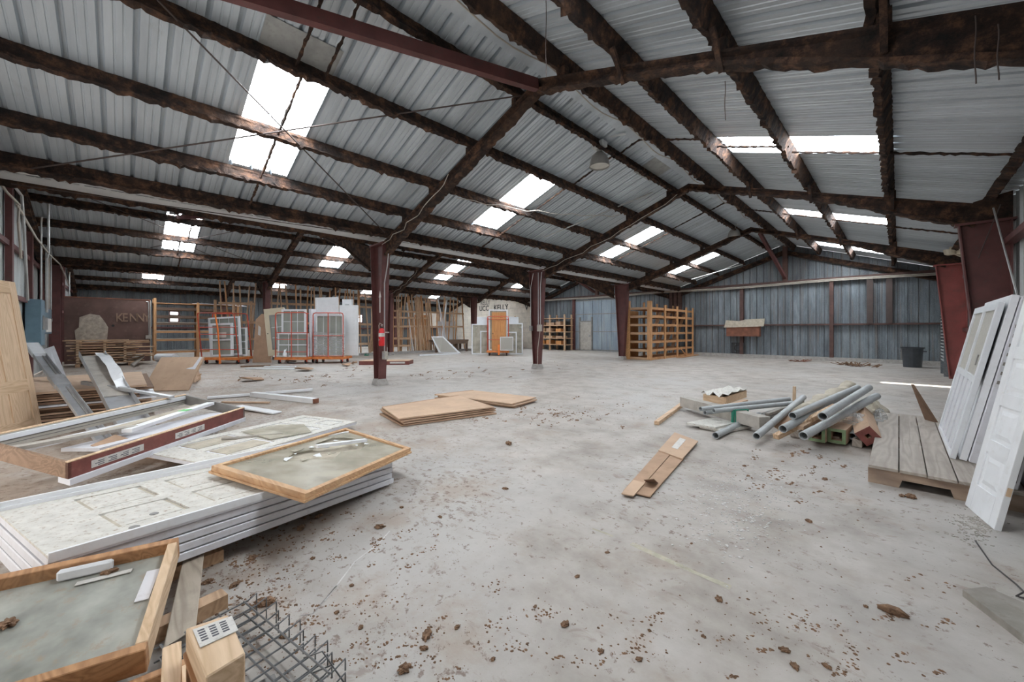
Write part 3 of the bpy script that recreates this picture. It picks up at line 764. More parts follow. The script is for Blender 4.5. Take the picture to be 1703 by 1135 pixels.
wall_right = struct_empty('wall_right', 'ribbed metal side wall behind the red columns')
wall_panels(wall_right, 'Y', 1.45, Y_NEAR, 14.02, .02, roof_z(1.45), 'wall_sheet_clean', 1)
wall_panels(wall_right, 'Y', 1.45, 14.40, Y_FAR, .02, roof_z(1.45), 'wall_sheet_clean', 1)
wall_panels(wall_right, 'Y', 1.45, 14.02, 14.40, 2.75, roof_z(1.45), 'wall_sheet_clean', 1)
for z in (1.4, 2.9):
    part('girt', MB().box(1.27, 1.4, Y_NEAR, 13.95, z - .05, z + .05), 'red_oxide', wall_right)
    part('girt', MB().box(1.27, 1.4, 14.45, Y_FAR - .3, z - .05, z + .05), 'red_oxide', wall_right)
part('door_jamb', MB().box(1.25, 1.42, 12.1, 12.35, 0, 3.5), 'black_rubber', wall_right, label='dark jamb')
portal('gap_portal', (1.5, 14.21, 1.35), (0, math.pi / 2, 0), 2.7, .36)

wall_left = struct_empty('wall_left', 'dark ribbed metal wall on the far side of the west hall')
wall_panels(wall_left, 'Y', -31.35, Y_NEAR, Y_FAR, .02, roof_z(-31.35) + .036, 'wall_sheet_dark', -1)
part('girt', MB().box(-31.3, -31.15, Y_NEAR, Y_FAR, 1.5, 1.6), 'red_oxide', wall_left)
for y in FRAMES: part('post', MB().box(-31.3, -30.95, y - .1, y + .1, 0, 3.8), 'red_oxide', wall_left)

wall_front = struct_empty('wall_front', 'ribbed metal end wall with red posts at the near end')
DOOR_X0, DOOR_X1, DOOR_H = -7.4, -1.3, 3.45
wall_panels(wall_front, 'X', Y_NEAR, -31.35, DOOR_X0, .02, rz, 'wall_sheet_clean', 1)
wall_panels(wall_front, 'X', Y_NEAR, DOOR_X1, 1.45, .02, rz, 'wall_sheet_clean', 1)
wall_panels(wall_front, 'X', Y_NEAR, DOOR_X0, DOOR_X1, DOOR_H, rz, 'wall_sheet_clean', 1)
portal('door_portal', ((DOOR_X0 + DOOR_X1) / 2, Y_NEAR - .03, DOOR_H / 2), (math.pi / 2, 0, 0), DOOR_X1 - DOOR_X0, DOOR_H)
for x in (-14.6, -17.4, -22.0, -26.0):
    part('post', MB().box(x - .1, x + .1, Y_NEAR + .03, Y_NEAR + .14, 0, roof_z(x) - .4), 'red_oxide', wall_front)
for z in (2.2, 3.4): part('girt', MB().box(-31.2, DOOR_X0, Y_NEAR + .03, Y_NEAR + .1, z - .06, z + .06), 'red_oxide', wall_front)
for x in (DOOR_X0, DOOR_X1): part('door_post', MB().box(x - .1, x + .1, Y_NEAR + .02, Y_NEAR + .22, 0, DOOR_H + .1), 'red_oxide', wall_front)

# windows in the west wall
for i, (px0, px1, py0, py1) in enumerate(((283, 296, 519, 535), (586, 602, 524, 536))):
    a, b = PX(px0, py0, -31.2), PX(px1, py1, -31.2)
    w = struct_empty('window_%d' % (i + 1), ('bright window seen through the empty shelves', 'bright window behind the stacked doors')[i])
    part('pane', MB().box(-31.25, -31.23, a.y, b.y, b.z, a.z), 'lit_pane', w)
    t = .07
    part('window_frame', MB().box(-31.28, -31.18, a.y - t, a.y, b.z - t, a.z + t).box(-31.28, -31.18, b.y, b.y + t, b.z - t, a.z + t).box(-31.28, -31.18, a.y, b.y, a.z, a.z + t).box(-31.28, -31.18, a.y, b.y, b.z - t, b.z), 'red_oxide', w)
    part('window_bar', MB().box(-31.23, -31.2, a.y, b.y, b.z + (a.z - b.z) * .62, b.z + (a.z - b.z) * .7), 'red_oxide', w)
# window high in the near end wall by the electrical panels
w = struct_empty('window_3', 'tall grimy window in the near end wall')
xa, xb = -20.6, -19.7
part('pane', MB().box(xa, xb, Y_NEAR + .06, Y_NEAR + .08, 1.9, 3.2), 'glass_grey', w)
part('window_frame', MB().box(xa - .06, xa, Y_NEAR + .04, Y_NEAR + .14, 1.84, 3.26).box(xb, xb + .06, Y_NEAR + .04, Y_NEAR + .14, 1.84, 3.26).box(xa, xb, Y_NEAR + .04, Y_NEAR + .14, 3.2, 3.26).box(xa, xb, Y_NEAR + .04, Y_NEAR + .14, 1.84, 1.9), 'red_oxide', w)
for z in (2.3, 2.75): part('window_bar', MB().box(xa, xb, Y_NEAR + .07, Y_NEAR + .1, z - .02, z + .02), 'red_oxide', w)

# low kerb of the raised slab in the west hall
o = link('trim_1', MB().box(-21.1, -20.75, 5.0, 18.5, 0, .13).mesh('trim_1', 'concrete_block')); tag(o, 'low concrete kerb under the lumber racks', None, None, 'structure')

# ---- steel columns
def column(name, label, xc, y, half_top, half_bot, top, mat='red_oxide', one_sided=None, base=True):
    T = thing(name, label, 'column', (xc, y, 0))
    if one_sided is None: L = [(-half_bot, -half_top), (half_bot, half_top)]
    else: L = one_sided
    b = .13 if base else 0.0
    (l0, l1), (r0, r1) = L
    part('web', MB().prism([(l0, -.008, b), (r0, -.008, b), (r1, -.008, top), (l1, -.008, top)], (0, .016, 0)), mat, T)
    for (a0, a1) in L:
        part('flange', MB().hexa([(a0 - .01, -.1, b), (a0 + .01, -.1, b), (a0 + .01, .1, b), (a0 - .01, .1, b), (a1 - .01, -.1, top), (a1 + .01, -.1, top), (a1 + .01, .1, top), (a1 - .01, .1, top)]), mat, T)
    if base:
        cx = (l0 + r0) / 2; w = (r0 - l0) / 2 + .02
        part('base_block', MB().hexa([(cx - w - .03, -.15, 0), (cx + w + .03, -.15, 0), (cx + w + .03, .15, 0), (cx - w - .03, .15, 0), (cx - w, -.12, .16), (cx + w, -.12, .16), (cx + w, .12, .16), (cx - w, .12, .16)]), 'concrete_block', T)
    part('cap_plate', MB().hexa([(l1 - .05, -.11, top - .02), (r1 + .05, -.11, top - .02), (r1 + .05, .11, top - .02), (l1 - .05, .11, top - .02), (l1 - .05, -.11, top + .02), (r1 + .05, -.11, top + .02), (r1 + .05, .11, top + .02), (l1 - .05, .11, top + .02)]), mat, T)
    return T
labs = ['dark red tapered steel column carrying the fire extinguisher', 'dark red tapered column standing alone in mid floor with grey switch boxes', 'dark red tapered column beside the wooden shelf rack']
colT = []
for y, lb in zip(FRAMES, labs): colT.append(column('steel_column', lb, -9.32, y, .33, .115, 3.55))
labs2 = ['slim dark column behind the orange carts of windows', 'slim dark column just behind the fire extinguisher column', 'slim dark column beside the cart with the honey pine door']
for y, lb in zip(FRAMES, labs2): column('steel_column', lb, -20.35, y, .24, .11, 3.6, 'red_oxide')
labs3 = ['dark red wall column nearest the camera, under the big rafter', 'broad dark red wall column above the leaning screen doors', 'brightly lit red wall column with the cream floodlight']
for y, lb, mt in zip(FRAMES, labs3, ('red_oxide', 'red_oxide', 'red_oxide_lit')):
    column('steel_column', lb, 1.15, y, 0, 0, 3.27, mt, [(-.12, -.39), (.2, .2)], False)
    mb = MB()
    for dy in (-.085, .085): mb.v += [V(.76, y + dy, 3.24), V(1.36, y + dy, 3.27), V(1.36, y + dy, 3.74), V(.93, y + dy, 3.64), V(.84, y + dy, 3.5)]
    mb.f = [(0, 1, 2, 3, 4), (9, 8, 7, 6, 5)] + [(i, (i + 1) % 5, 5 + (i + 1) % 5, 5 + i) for i in range(5)]
    part('rafter_knee', mb, 'shaggy', ceiling)
column('steel_column', 'red column at the near end wall above the electrical panels', -20.35, Y_NEAR + .35, .38, .22, 3.55, 'red_oxide')
# ------------------------------------------------------------------ builders for doors, windows, carts
def cols_split(w, stile, mid, cols):
    inner = (w - 2 * stile - (cols - 1) * mid) / cols
    return [(stile + i * (inner + mid), stile + i * (inner + mid) + inner) for i in range(cols)]
def panel_door(T, w, h, th, rows, cols, mat, stile=.11, rail=.11, mid=.10, matr=None, raise_=True, core_mat=None, bot=.2):
    """stile-and-rail door in local coords: x 0..w, z 0..h, y -th/2..th/2; rows = relative panel heights from the bottom"""
    matr = matr or mat
    cs = cols_split(w, stile, mid, cols)
    avail = h - bot - rail * len(rows); tot = sum(rows)
    part('stile', MB().box(0, stile, -th / 2, th / 2, 0, h), mat, T, bev=.002)
    part('stile', MB().box(w - stile, w, -th / 2, th / 2, 0, h), mat, T, bev=.002)
    z = 0
    spans = []
    hs = [bot] + [rail] * len(rows)
    for i, rr in enumerate(list(rows) + [None]):
        part('rail', MB().box(stile, w - stile, -th / 2, th / 2, z, z + hs[i]), matr, T)
        z += hs[i]
        if rr is None: break
        ph = avail * rr / tot; spans.append((z, z + ph)); z += ph
    for (z0, z1) in spans:
        for i in range(cols - 1):
            part('mullion', MB().box(cs[i][1], cs[i + 1][0], -th / 2, th / 2, z0, z1), mat, T)
        for (x0, x1) in cs:
            mb = MB().box(x0 - .002, x1 + .002, -th * .22, th * .22, z0 - .002, z1 + .002)
            if raise_:
                g = min(.028, (x1 - x0) * .2); g2 = min(.062, (x1 - x0) * .34)
                for s in (-1, 1):
                    a, b_ = s * th * .2, s * th * .42
                    p = [(x0 + g, a, z0 + g), (x1 - g, a, z0 + g), (x1 - g, a, z1 - g), (x0 + g, a, z1 - g)]
                    q = [(x0 + g2, b_, z0 + g2), (x1 - g2, b_, z0 + g2), (x1 - g2, b_, z1 - g2), (x0 + g2, b_, z1 - g2)]
                    mb.hexa(p + q)
            part('panel', mb, core_mat or mat, T)
    return T
def window_unit(T, w, h, th, fw, mat, pane, nx, ny, mid=True, mun=.018, name='frame'):
    """framed window in local coords, x 0..w, z 0..h"""
    part('frame', MB().box(0, fw, -th / 2, th / 2, 0, h).box(w - fw, w, -th / 2, th / 2, 0, h).box(fw, w - fw, -th / 2, th / 2, 0, fw).box(fw, w - fw, -th / 2, th / 2, h - fw, h), mat, T)
    rows = [(fw, h - fw)] if not mid else [(fw, h / 2 - fw * .4), (h / 2 + fw * .4, h - fw)]
    if mid: part('meeting_rail', MB().box(fw, w - fw, -th * .6, th * .6, h / 2 - fw * .4, h / 2 + fw * .4), mat, T)
    for (z0, z1) in rows:
        part('pane', MB().box(fw, w - fw, -.004, .004, z0, z1), pane, T)
        for i in range(1, nx):
            x = fw + (w - 2 * fw) * i / nx
            part('muntin', MB().box(x - mun / 2, x + mun / 2, -.012, .012, z0, z1), mat, T)
        for j in range(1, ny):
            z = z0 + (z1 - z0) * j / ny
            part('muntin', MB().box(fw, w - fw, -.011, .011, z - mun / 2, z + mun / 2), mat, T)
    return T
def slab_door(T, w, h, th, mat, inset=None):
    part('slab', MB().box(0, w, -th / 2, th / 2, 0, h), mat, T, bev=.003)
    for (x0, x1, z0, z1) in (inset or []):
        t = .012
        for (a, b, c, d) in ((x0, x1, z0, z0 + t), (x0, x1, z1 - t, z1), (x0, x0 + t, z0 + t, z1 - t), (x1 - t, x1, z0 + t, z1 - t)):
            part('moulding', MB().box(a, b, -th / 2 - .008, -th / 2, c, d), mat, T)
    return T
RIGHT = V(CC, SS, 0); FWD = V(-SS, CC, 0)
def cart_mtx(loc, yaw=0.0):
    """cart frame: local x to the side, y away from the viewer"""
    m = Matrix.Rotation(YAW + yaw, 4, 'Z'); m.translation = Vector(loc); return m
def cart(label, loc, w, depth, h, yaw=0, hbars=(.5,), lean=0.0, post=True, back=True, handle=False):
    mt = cart_mtx(loc, yaw)
    T = thing('window_cart', label, 'cart', mtx=mt, group='orange steel carts for carrying doors and windows')
    dz = .17
    part('deck', MB().box(-w / 2 - .04, w / 2 + .04, -.06, depth + .06, dz, dz + .10), 'orange_deck', T, bev=.004)
    part('deck_board', MB().box(-w / 2, w / 2, .0, depth, dz + .10, dz + .115), 'lumber_x', T)
    for sx in (-1, 1):
        for y in (.08, depth - .08):
            c = part('caster', MB().path([(sx * (w / 2 - .1) - .025, y, .075), (sx * (w / 2 - .1) + .025, y, .075)], .075, 14), 'black_rubber', T)
            part('caster_fork', MB().box(sx * (w / 2 - .1) - .04, sx * (w / 2 - .1) - .03, y - .04, y + .04, .07, dz).box(sx * (w / 2 - .1) + .03, sx * (w / 2 - .1) + .04, y - .04, y + .04, .07, dz), 'orange_steel', c)
    r = .021
    for yy in ((-.02, depth + .02) if back else (-.02,)):
        pts = []
        xs = w / 2
        top = h
        pts = [(-xs, yy, dz + .05), (-xs + lean * .9, yy, top - .09), (-xs + lean + .02, yy, top - .03), (-xs + lean + .09, yy, top), (xs + lean - .09, yy, top), (xs + lean - .02, yy, top - .03), (xs + lean * .9, yy, top - .09), (xs, yy, dz + .05)]
        part('hoop', MB().path(pts, r, 8), 'orange_steel', T, smooth_=True)
        if post: part('centre_post', MB().tube((0, yy, dz + .1), (lean, yy, top), r * .9, 8), 'orange_steel', T)
        for f in hbars:
            z = dz + .1 + (top - dz - .1) * f; l = lean * f
            part('cross_bar', MB().tube((-xs + l, yy, z), (xs + l, yy, z), r * .7, 8), 'orange_steel', T)
    if handle:
        part('tow_handle', MB().beam((0.06, -.12, .05), (.06, -.16, .62), .1, .1).beam((.06, -.1, .1), (.06, .05, .18), .06, .06), 'orange_strap', T)
    return T, mt
def on_cart(mt, x, y, z=.29, lean=0.0, roll=0.0, yaw=0.0):
    """matrix for a door or window standing on the cart deck"""
    return mt @ Matrix.Translation((x, y, z)) @ Matrix.Rotation(yaw, 4, 'Z') @ Matrix.Rotation(lean, 4, 'X') @ Matrix.Rotation(roll, 4, 'Y')

# ------------------------------------------------------------------ carts with windows and doors
# cart by the shelves
T1, m1 = cart('orange cart with an orange strap, nearest the empty shelves', G(367, 606), 1.5, .75, 2.1, 0.0, (.18, .52, .68), -.2)
T = thing('window_unit', 'white double-hung window, largest on the strapped orange cart', 'window', mtx=on_cart(m1, -.68, .36, .29, .0, -.06)); window_unit(T, 1.3, 1.62, .08, .07, 'vinyl', 'glass_grey', 3, 2)
T = thing('window_unit', 'small white window with a paper sticker, front of the strapped cart', 'window', mtx=on_cart(m1, -.52, .16, .29, -.02, -.03)); window_unit(T, .92, 1.38, .08, .08, 'vinyl', 'glass_grey', 1, 1)
part('sticker', MB().box(.25, .68, -.05, -.045, .78, 1.0), 'paper', T)
T = thing('window_unit', 'narrow white window behind the small one on the strapped cart', 'window', mtx=on_cart(m1, -.42, .55, .29, .0, -.02)); window_unit(T, 1.15, 1.2, .08, .06, 'vinyl', 'glass_grey', 2, 2)
ST = solo('ratchet_strap', MB().path([m1 @ V(-.18, -.06, 2.05), m1 @ V(-.05, -.08, 1.4), m1 @ V(.02, -.09, .5), m1 @ V(.03, -.1, .02)], .028, 5).path([m1 @ V(.02, -.09, .35), m1 @ V(.08, -.1, .15), m1 @ V(.1, -.12, .03)], .012, 5), 'orange_strap', 'bright orange strap hanging down the front of the cart', 'strap')
# middle cart
T2, m2 = cart('orange cart with an almond door and grid windows', G(485, 605.5), 1.3, .75, 2.12, 0.0, (.12, .4, .55), 0.0)
T = thing('door_slab', 'almond door with a dark glazed lite, leaning on the middle cart', 'door', mtx=on_cart(m2, -1.22, .42, .29, .0, -.10)); slab_door(T, .86, 2.0, .045, 'almond')
part('lite_frame', MB().box(.22, .8, -.045, -.022, .25, 1.72), 'grey_dark', T); part('lite_pane', MB().box(.28, .74, -.052, -.045, .32, 1.64), 'glass_grey', T); part('lite_muntin', MB().box(.5, .52, -.06, -.05, .32, 1.64).box(.28, .74, -.06, -.05, .74, .76).box(.28, .74, -.06, -.05, 1.18, 1.2), 'vinyl', T)
part('knob_hole', MB().path([(.08, -.03, .95), (.08, -.02, .95)], .025, 10), 'black_rubber', T)
T = thing('door_slab', 'pale blue-grey door edge beside the almond door', 'door', mtx=on_cart(m2, -1.3, .62, .29, .0, -.07)); slab_door(T, .8, 1.98, .045, 'white_edge')
T = thing('window_unit', 'tall white window with six over panes on the middle cart', 'window', mtx=on_cart(m2, -.55, .25, .29)); window_unit(T, 1.02, 1.98, .07, .07, 'vinyl', 'glass_grey', 3, 2)
T = thing('window_unit', 'low wide white grid window in front on the middle cart', 'window', mtx=on_cart(m2, -.62, .1, .29)); window_unit(T, 1.26, .98, .07, .05, 'vinyl', 'glass_grey', 3, 1)
T = thing('glass_jug', 'small white jug standing on the middle cart deck', 'jug', mtx=on_cart(m2, -.27, .0, .29)); part('body', MB().lathe([(0, 0), (.09, 0), (.095, .05), (.085, .15), (.05, .21), (.05, .25), (.03, .3), (0, .3)], 14), 'vinyl', T, smooth_=True); part('spout', MB().tube((0, 0, .26), (.06, 0, .33), .014, 6), 'vinyl', T)
# right cart wrapped in film
T3, m3 = cart('orange cart wrapped in clear film, stacked with white doors', G(546, 604.5), 1.26, .75, 2.12, 0.0, (.02, .48,), 0.0)
T = thing('window_unit', 'white grid window shrink-wrapped on the right cart', 'window', mtx=on_cart(m3, -.58, .14, .29)); window_unit(T, 1.16, 1.75, .07, .05, 'vinyl', 'glass_grey', 4, 1)
T = thing('door_slab', 'white door with a raised oval moulding standing tallest on the wrapped cart', 'door', mtx=on_cart(m3, -.72, .45, .75, .0, -.03)); slab_door(T, 1.0, 2.05, .045, 'white_paint', [(.1, .9, 1.0, 1.95), (.3, .7, 1.1, 1.72)])
T = thing('door_slab', 'plain white door on the far side of the wrapped cart', 'door', mtx=on_cart(m3, .2, .62, .29)); slab_door(T, .82, 2.2, .045, 'white_paint', [(.1, .7, .2, .9), (.1, .7, 1.1, 2.05)])
T = thing('cardboard_box', 'small white carton perched on top of the doors on the wrapped cart', 'box', mtx=on_cart(m3, .3, .7, 2.3)); part('carton', MB().box(0, .42, -.04, .12, 0, .45), 'vinyl', T); part('tape', MB().box(.12, .3, -.045, -.04, .2, .22), 'ink', T)
T = thing('door_slab', 'white door edge on the side of the wrapped cart', 'door', mtx=on_cart(m3, -.78, .25, .29, .0, -.02)); slab_door(T, .1, 2.0, .5, 'white_edge')
FL = solo('plastic_film', MB().path([m3 @ V(x, y, .8) for x, y in ((-.66, -.04), (.66, -.04))], .001, 4), 'film', 'x', 'film') if False else None
mb = MB(); NX, NZ = 26, 20
for j in range(NZ + 1):
    for i in range(NX + 1):
        u = i / NX; v = j / NZ
        mb.v.append(m3 @ V(-.66 + 1.32 * u, .055 + .018 * math.sin(9 * v + 3 * u + 2 * math.sin(5 * u)) * (1 if 0 < i < NX else 0), .32 + 1.02 * v - .12 * u * v))
for j in range(NZ):
    for i in range(NX): mb.f.append((j * (NX + 1) + i, j * (NX + 1) + i + 1, (j + 1) * (NX + 1) + i + 1, (j + 1) * (NX + 1) + i))
solo('plastic_film', mb, 'film', 'wrinkled clear film stretched around the window on the orange cart', 'plastic film', smooth_=True)
# cardboard sheet left of the middle cart
p = G(437, 603.5)
mt = cart_mtx(p)
T = thing('cardboard_sheet', 'tall torn brown cardboard sheet standing behind the middle cart', 'cardboard', mtx=mt)
part('sheet', MB().prism([(-.45, 0, 0), (.35, 0, 0), (.32, 0, 1.6), (.2, 0, 2.02), (-.05, 0, 2.1), (-.3, 0, 1.85)], (0, .05, 0)), 'cardboard', T)
part('torn_patch', MB().prism([(-.2, -.012, 1.2), (-.1, -.012, 1.15), (-.08, -.012, 1.5), (-.18, -.012, 1.6)], (0, .01, 0)), 'paper', T)
# far cart with the honey pine door
T4, m4 = cart('orange cart carrying a honey pine door, beyond the mid-floor column', G(828, 592), 1.15, .8, 2.15, .0, (.32, .92), 0.0, False, True, True)
T = thing('pine_door', 'honey coloured six panel pine door on the far cart', 'door', mtx=on_cart(m4, -.34, .18, .29, -.02)); panel_door(T, .78, 2.1, .045, (1.5, 1.5, .6), 2, 'honey_pine', .1, .1, .09)
part('door_knob', MB().lathe([(0, 0), (.025, 0), (.03, .02), (.012, .05), (0, .05)], 10, (.06, -.03, .9)), 'black_rubber', T)
for i, (x, y, w, h, lb) in enumerate(((-.52, .3, 1.05, 2.25, 'white framed door standing tallest behind the honey pine door'), (-1.55, .5, 1.2, 1.75, 'large white framed frosted pane left of the honey pine door'), (-1.05, .4, .7, 1.35, 'small white framed frosted pane in front of the large one'),
                                    (.15, .55, 1.25, 1.8, 'large white framed frosted pane right of the honey pine door'), (.3, .42, .75, 1.3, 'small white framed frosted pane right of the honey pine door'), (-1.25, .8, 2.4, 2.15, 'widest pale frame at the back of the far cart'))):
    T = thing('glazed_unit', lb, 'window', mtx=on_cart(m4, x, y if i == 0 else (0, 1.08, .98, 1.08, .98, 1.2)[i], .29 if i == 0 else .01)); window_unit(T, w, h, .05, .07, 'vinyl', 'vinyl' if i == 5 else 'glass', 1, 1, False)
    part('backing', MB().box(.07, w - .07, .006, .012, .07, h - .07), 'vinyl' if i != 0 else 'white_edge', T)
T = thing('glazed_unit', 'little grey screen leaning on the front of the far cart', 'window screen', mtx=on_cart(m4, .12, -.08, .29)); window_unit(T, .72, .75, .03, .04, 'vinyl', 'screen_mesh', 1, 1, False)
# ------------------------------------------------------------------ left foreground pile
def qmap(A, B, C, D):
    """bilinear corner map: u from A to B, v from A to D; w along the normal"""
    A, B, C, D = map(Vector, (A, B, C, D)); n = (B - A).cross(D - A).normalized()
    if n.z < 0: n = -n
    return lambda u, v, w=0: A * (1 - u) * (1 - v) + B * u * (1 - v) + C * u * v + D * (1 - u) * v + n * w
def qbox(mb, f, u0, u1, v0, v1, w0, w1):
    return mb.hexa([f(u0, v0, w0), f(u1, v0, w0), f(u1, v1, w0), f(u0, v1, w0), f(u0, v0, w1), f(u1, v0, w1), f(u1, v1, w1), f(u0, v1, w1)])
# --- stack of white six-panel doors (long side along y)
DM = frame_mtx((-2.61, -.23, .40), (-.286, .958, -.07), (0, 0, 1))      # local x along the door, y away from camera
DW, DL, DT = .91, 2.03, .042
for k in range(5):
    labs = ['dusty white six panel door lying on top of the stack', 'white door second from the top of the stack', 'white door in the middle of the stack of five', 'white door second from the bottom of the stack', 'white door at the bottom of the stack of five']
    T = thing('stacked_door', labs[k], 'door', mtx=DM @ Matrix.Translation((random.uniform(-.012, .012) if k else 0, random.uniform(0, .012) if k else 0, -k * (DT + .007))), group='white doors stacked flat')
    if k:
        part('slab', MB().box(0, DL, 0, DW, -DT, 0), 'white_edge', T, bev=.004)
        continue
    # top door: core, flush skin, sunk moulding grooves, raised lip
    part('slab', MB().box(0, DL, 0, DW, -DT, -.012), 'white_edge', T)
    xs = [(.0, .20), (.20, .50), (.50, .62), (.62, 1.30), (1.30, 1.42), (1.42, 1.83), (1.83, 2.03)]
    rows = [(.26, .56), (.68, 1.30), (1.42, 1.83)]
    colsd = [(.12, .405), (.505, .79)]
    g = .035
    part('stile', MB().box(0, DL, 0, .12, -.012, 0), 'white_dusty', T); part('stile', MB().box(0, DL, .79, DW, -.012, 0), 'white_dusty', T)
    part('mullion', MB().box(0, DL, .405, .505, -.012, 0), 'white_dusty', T)
    for (y0, y1) in colsd:
        prev = 0
        for (x0, x1) in rows + [(DL, DL)]:
            part('rail', MB().box(prev, x0, y0, y1, -.012, 0), 'white_dusty', T); prev = x1
            if x0 < DL:
                part('panel', MB().hexa([(x0 + .01, y0 + .008, -.012), (x1 - .01, y0 + .008, -.012), (x1 - .01, y1 - .008, -.012), (x0 + .01, y1 - .008, -.012), (x0 + g, y0 + .016, -.001), (x1 - g, y0 + .016, -.001), (x1 - g, y1 - .016, -.001), (x0 + g, y1 - .016, -.001)]), 'white_dusty', T)
                for xx in (x0 + .005, x1 - g + .004):
                    part('groove_dirt', MB().box(xx, xx + g - .01, y0 + .012, y1 - .012, -.0118, -.0075), 'tan_dust', T, label='dirt caught in the moulding')
    part('front_lip', MB().box(0, 1.16, -.004, .012, -.03, .012), 'white_paint', T, label='clean white edge strip')
    part('back_lip', MB().box(0, DL, DW - .012, DW + .004, -.03, .012), 'white_paint', T)
    for (x, y, r) in ((.30, .06, .022), (.42, .18, .02)):
        part('lock_hole', MB().path([(x, y, .0004), (x, y, .002)], r, 14), 'grey_dark', T, label='dark lock bore')
# supports under the stack
solo('timber_block', MB().beam((-2.82, .02, .085), (-3.5, -.18, .085), .14, .17), 'lumber_x', 'rough timber block propping the near end of the white doors', 'timber')
solo('timber_block', MB().beam((-3.2, 1.35, .04), (-3.9, 1.15, .04), .12, .08), 'lumber_x', 'rough timber block propping the far end of the white doors', 'timber')
# white jamb lying along the back of the stack
mb = MB().beam((-3.36, -.95, .43), (-4.22, 1.75, .26), .13, .03).beam((-3.32, -.95, .455), (-4.18, 1.75, .285), .02, .03)
solo('door_jamb', mb, 'white_paint', 'long clean white jamb lying along the back of the door stack', 'trim')
# --- oak framed glass on top
A, B, C, D = G(352, 775, .425), G(575, 712, .31), G(683, 745, .27), G(508, 822, .40)
f = qmap(A, B, C, D)
T = thing('glazed_window', 'oak framed panel of broken dusty glass lying on the white doors', 'window', (A + C) / 2)
fw, fv = .035, .04
for (u0, u1, v0, v1) in ((0, 1, 0, fv), (0, 1, 1 - fv, 1), (0, fw, fv, 1 - fv), (1 - fw, 1, fv, 1 - fv)):
    part('frame_rail', qbox(MB(), f, u0, u1, v0, v1, -.035, .0), 'oak', T, True)
    part('frame_lip', qbox(MB(), f, u0 - .008 if u0 == 0 else u0, u1 + .008 if u1 == 1 else u1, v0 - .01 if v0 == 0 else v0, v1 + .01 if v1 == 1 else v1, -.05, -.035), 'oak', T, True)
pane = MB()
poly = [(fw, fv), (1 - fw, fv), (1 - fw, 1 - fv), (fw, 1 - fv)]
hole = [(.28, .30), (.40, .20), (.52, .26), (.62, .14), (.80, .12), (.88, .30), (.84, .55), (.72, .62), (.60, .52), (.48, .60), (.40, .48)]
# dusty glass built as wedges around a jagged hole
cen = V(.6, .38, 0); outer = []
for (u, v) in hole:
    d = V(u, v, 0) - cen; t = 9
    if abs(d.x) > 1e-6: t = min(t, ((1 - fw) - cen.x) / d.x if d.x > 0 else (fw - cen.x) / d.x)
    if abs(d.y) > 1e-6: t = min(t, ((1 - fv) - cen.y) / d.y if d.y > 0 else (fv - cen.y) / d.y)
    outer.append((cen.x + d.x * t, cen.y + d.y * t))
n = len(hole)
corners = [(fw, fv), (1 - fw, fv), (1 - fw, 1 - fv), (fw, 1 - fv)]
def ang(p): return math.atan2(p[1] - cen.y, p[0] - cen.x)
for i in range(n):
    j = (i + 1) % n
    a0, a1 = ang(outer[i]), ang(outer[j])
    ring = [hole[i], outer[i]]
    mids = []
    for c_ in corners:
        ac = ang(c_)
        lo, hi = a0, a1
        dd = (hi - lo + math.pi) % (2 * math.pi) - math.pi
        dc = (ac - lo + math.pi) % (2 * math.pi) - math.pi
        if (dd > 0 and 0 < dc < dd) or (dd < 0 and dd < dc < 0): mids.append((abs(dc), c_))
    ring += [c_ for _, c_ in sorted(mids)] + [outer[j], hole[j]]
    g_ = MB(); k = len(ring)
    g_.v = [f(u, v, -.022) for u, v in ring] + [f(u, v, -.018) for u, v in ring]
    g_.f = [tuple(range(k)), tuple(range(2 * k - 1, k - 1, -1))] + [(q, (q + 1) % k, k + (q + 1) % k, k + q) for q in range(k)]
    part('glass_shard', g_, 'glass', T, True)
part('backing_sheet', qbox(MB(), f, fw, 1 - fw, fv, 1 - fv, -.045, -.04), 'tan_dust', T, True, label='dusty tan backing sheet')
r_ = random.Random(4)
for i in range(16):
    u, v = r_.uniform(.3, .88), r_.uniform(.1, .6); a = r_.uniform(0, 3.1); L = r_.uniform(.03, .10)
    q = [f(u, v, -.012 + .004 * i / 16)] + [f(u + math.cos(a + s) * L * k, v + math.sin(a + s) * L * k, -.012 + .004 * i / 16) for s, k in ((-.3, 1), (.2, .8), (.9, .6))]
    solo('glass_splinter', MB().prism(q, (0, 0, .003)), 'white_paint' if i % 3 else 'glass', 'loose pale splinter of glass or trim on the broken oak framed pane', 'shard', 'splinters on the broken pane')
solo('trim_piece', MB().beam(f(.52, .30, .015), f(.86, .52, .012), .05, .025), 'white_paint', 'short white stick lying on the broken oak framed pane', 'trim')
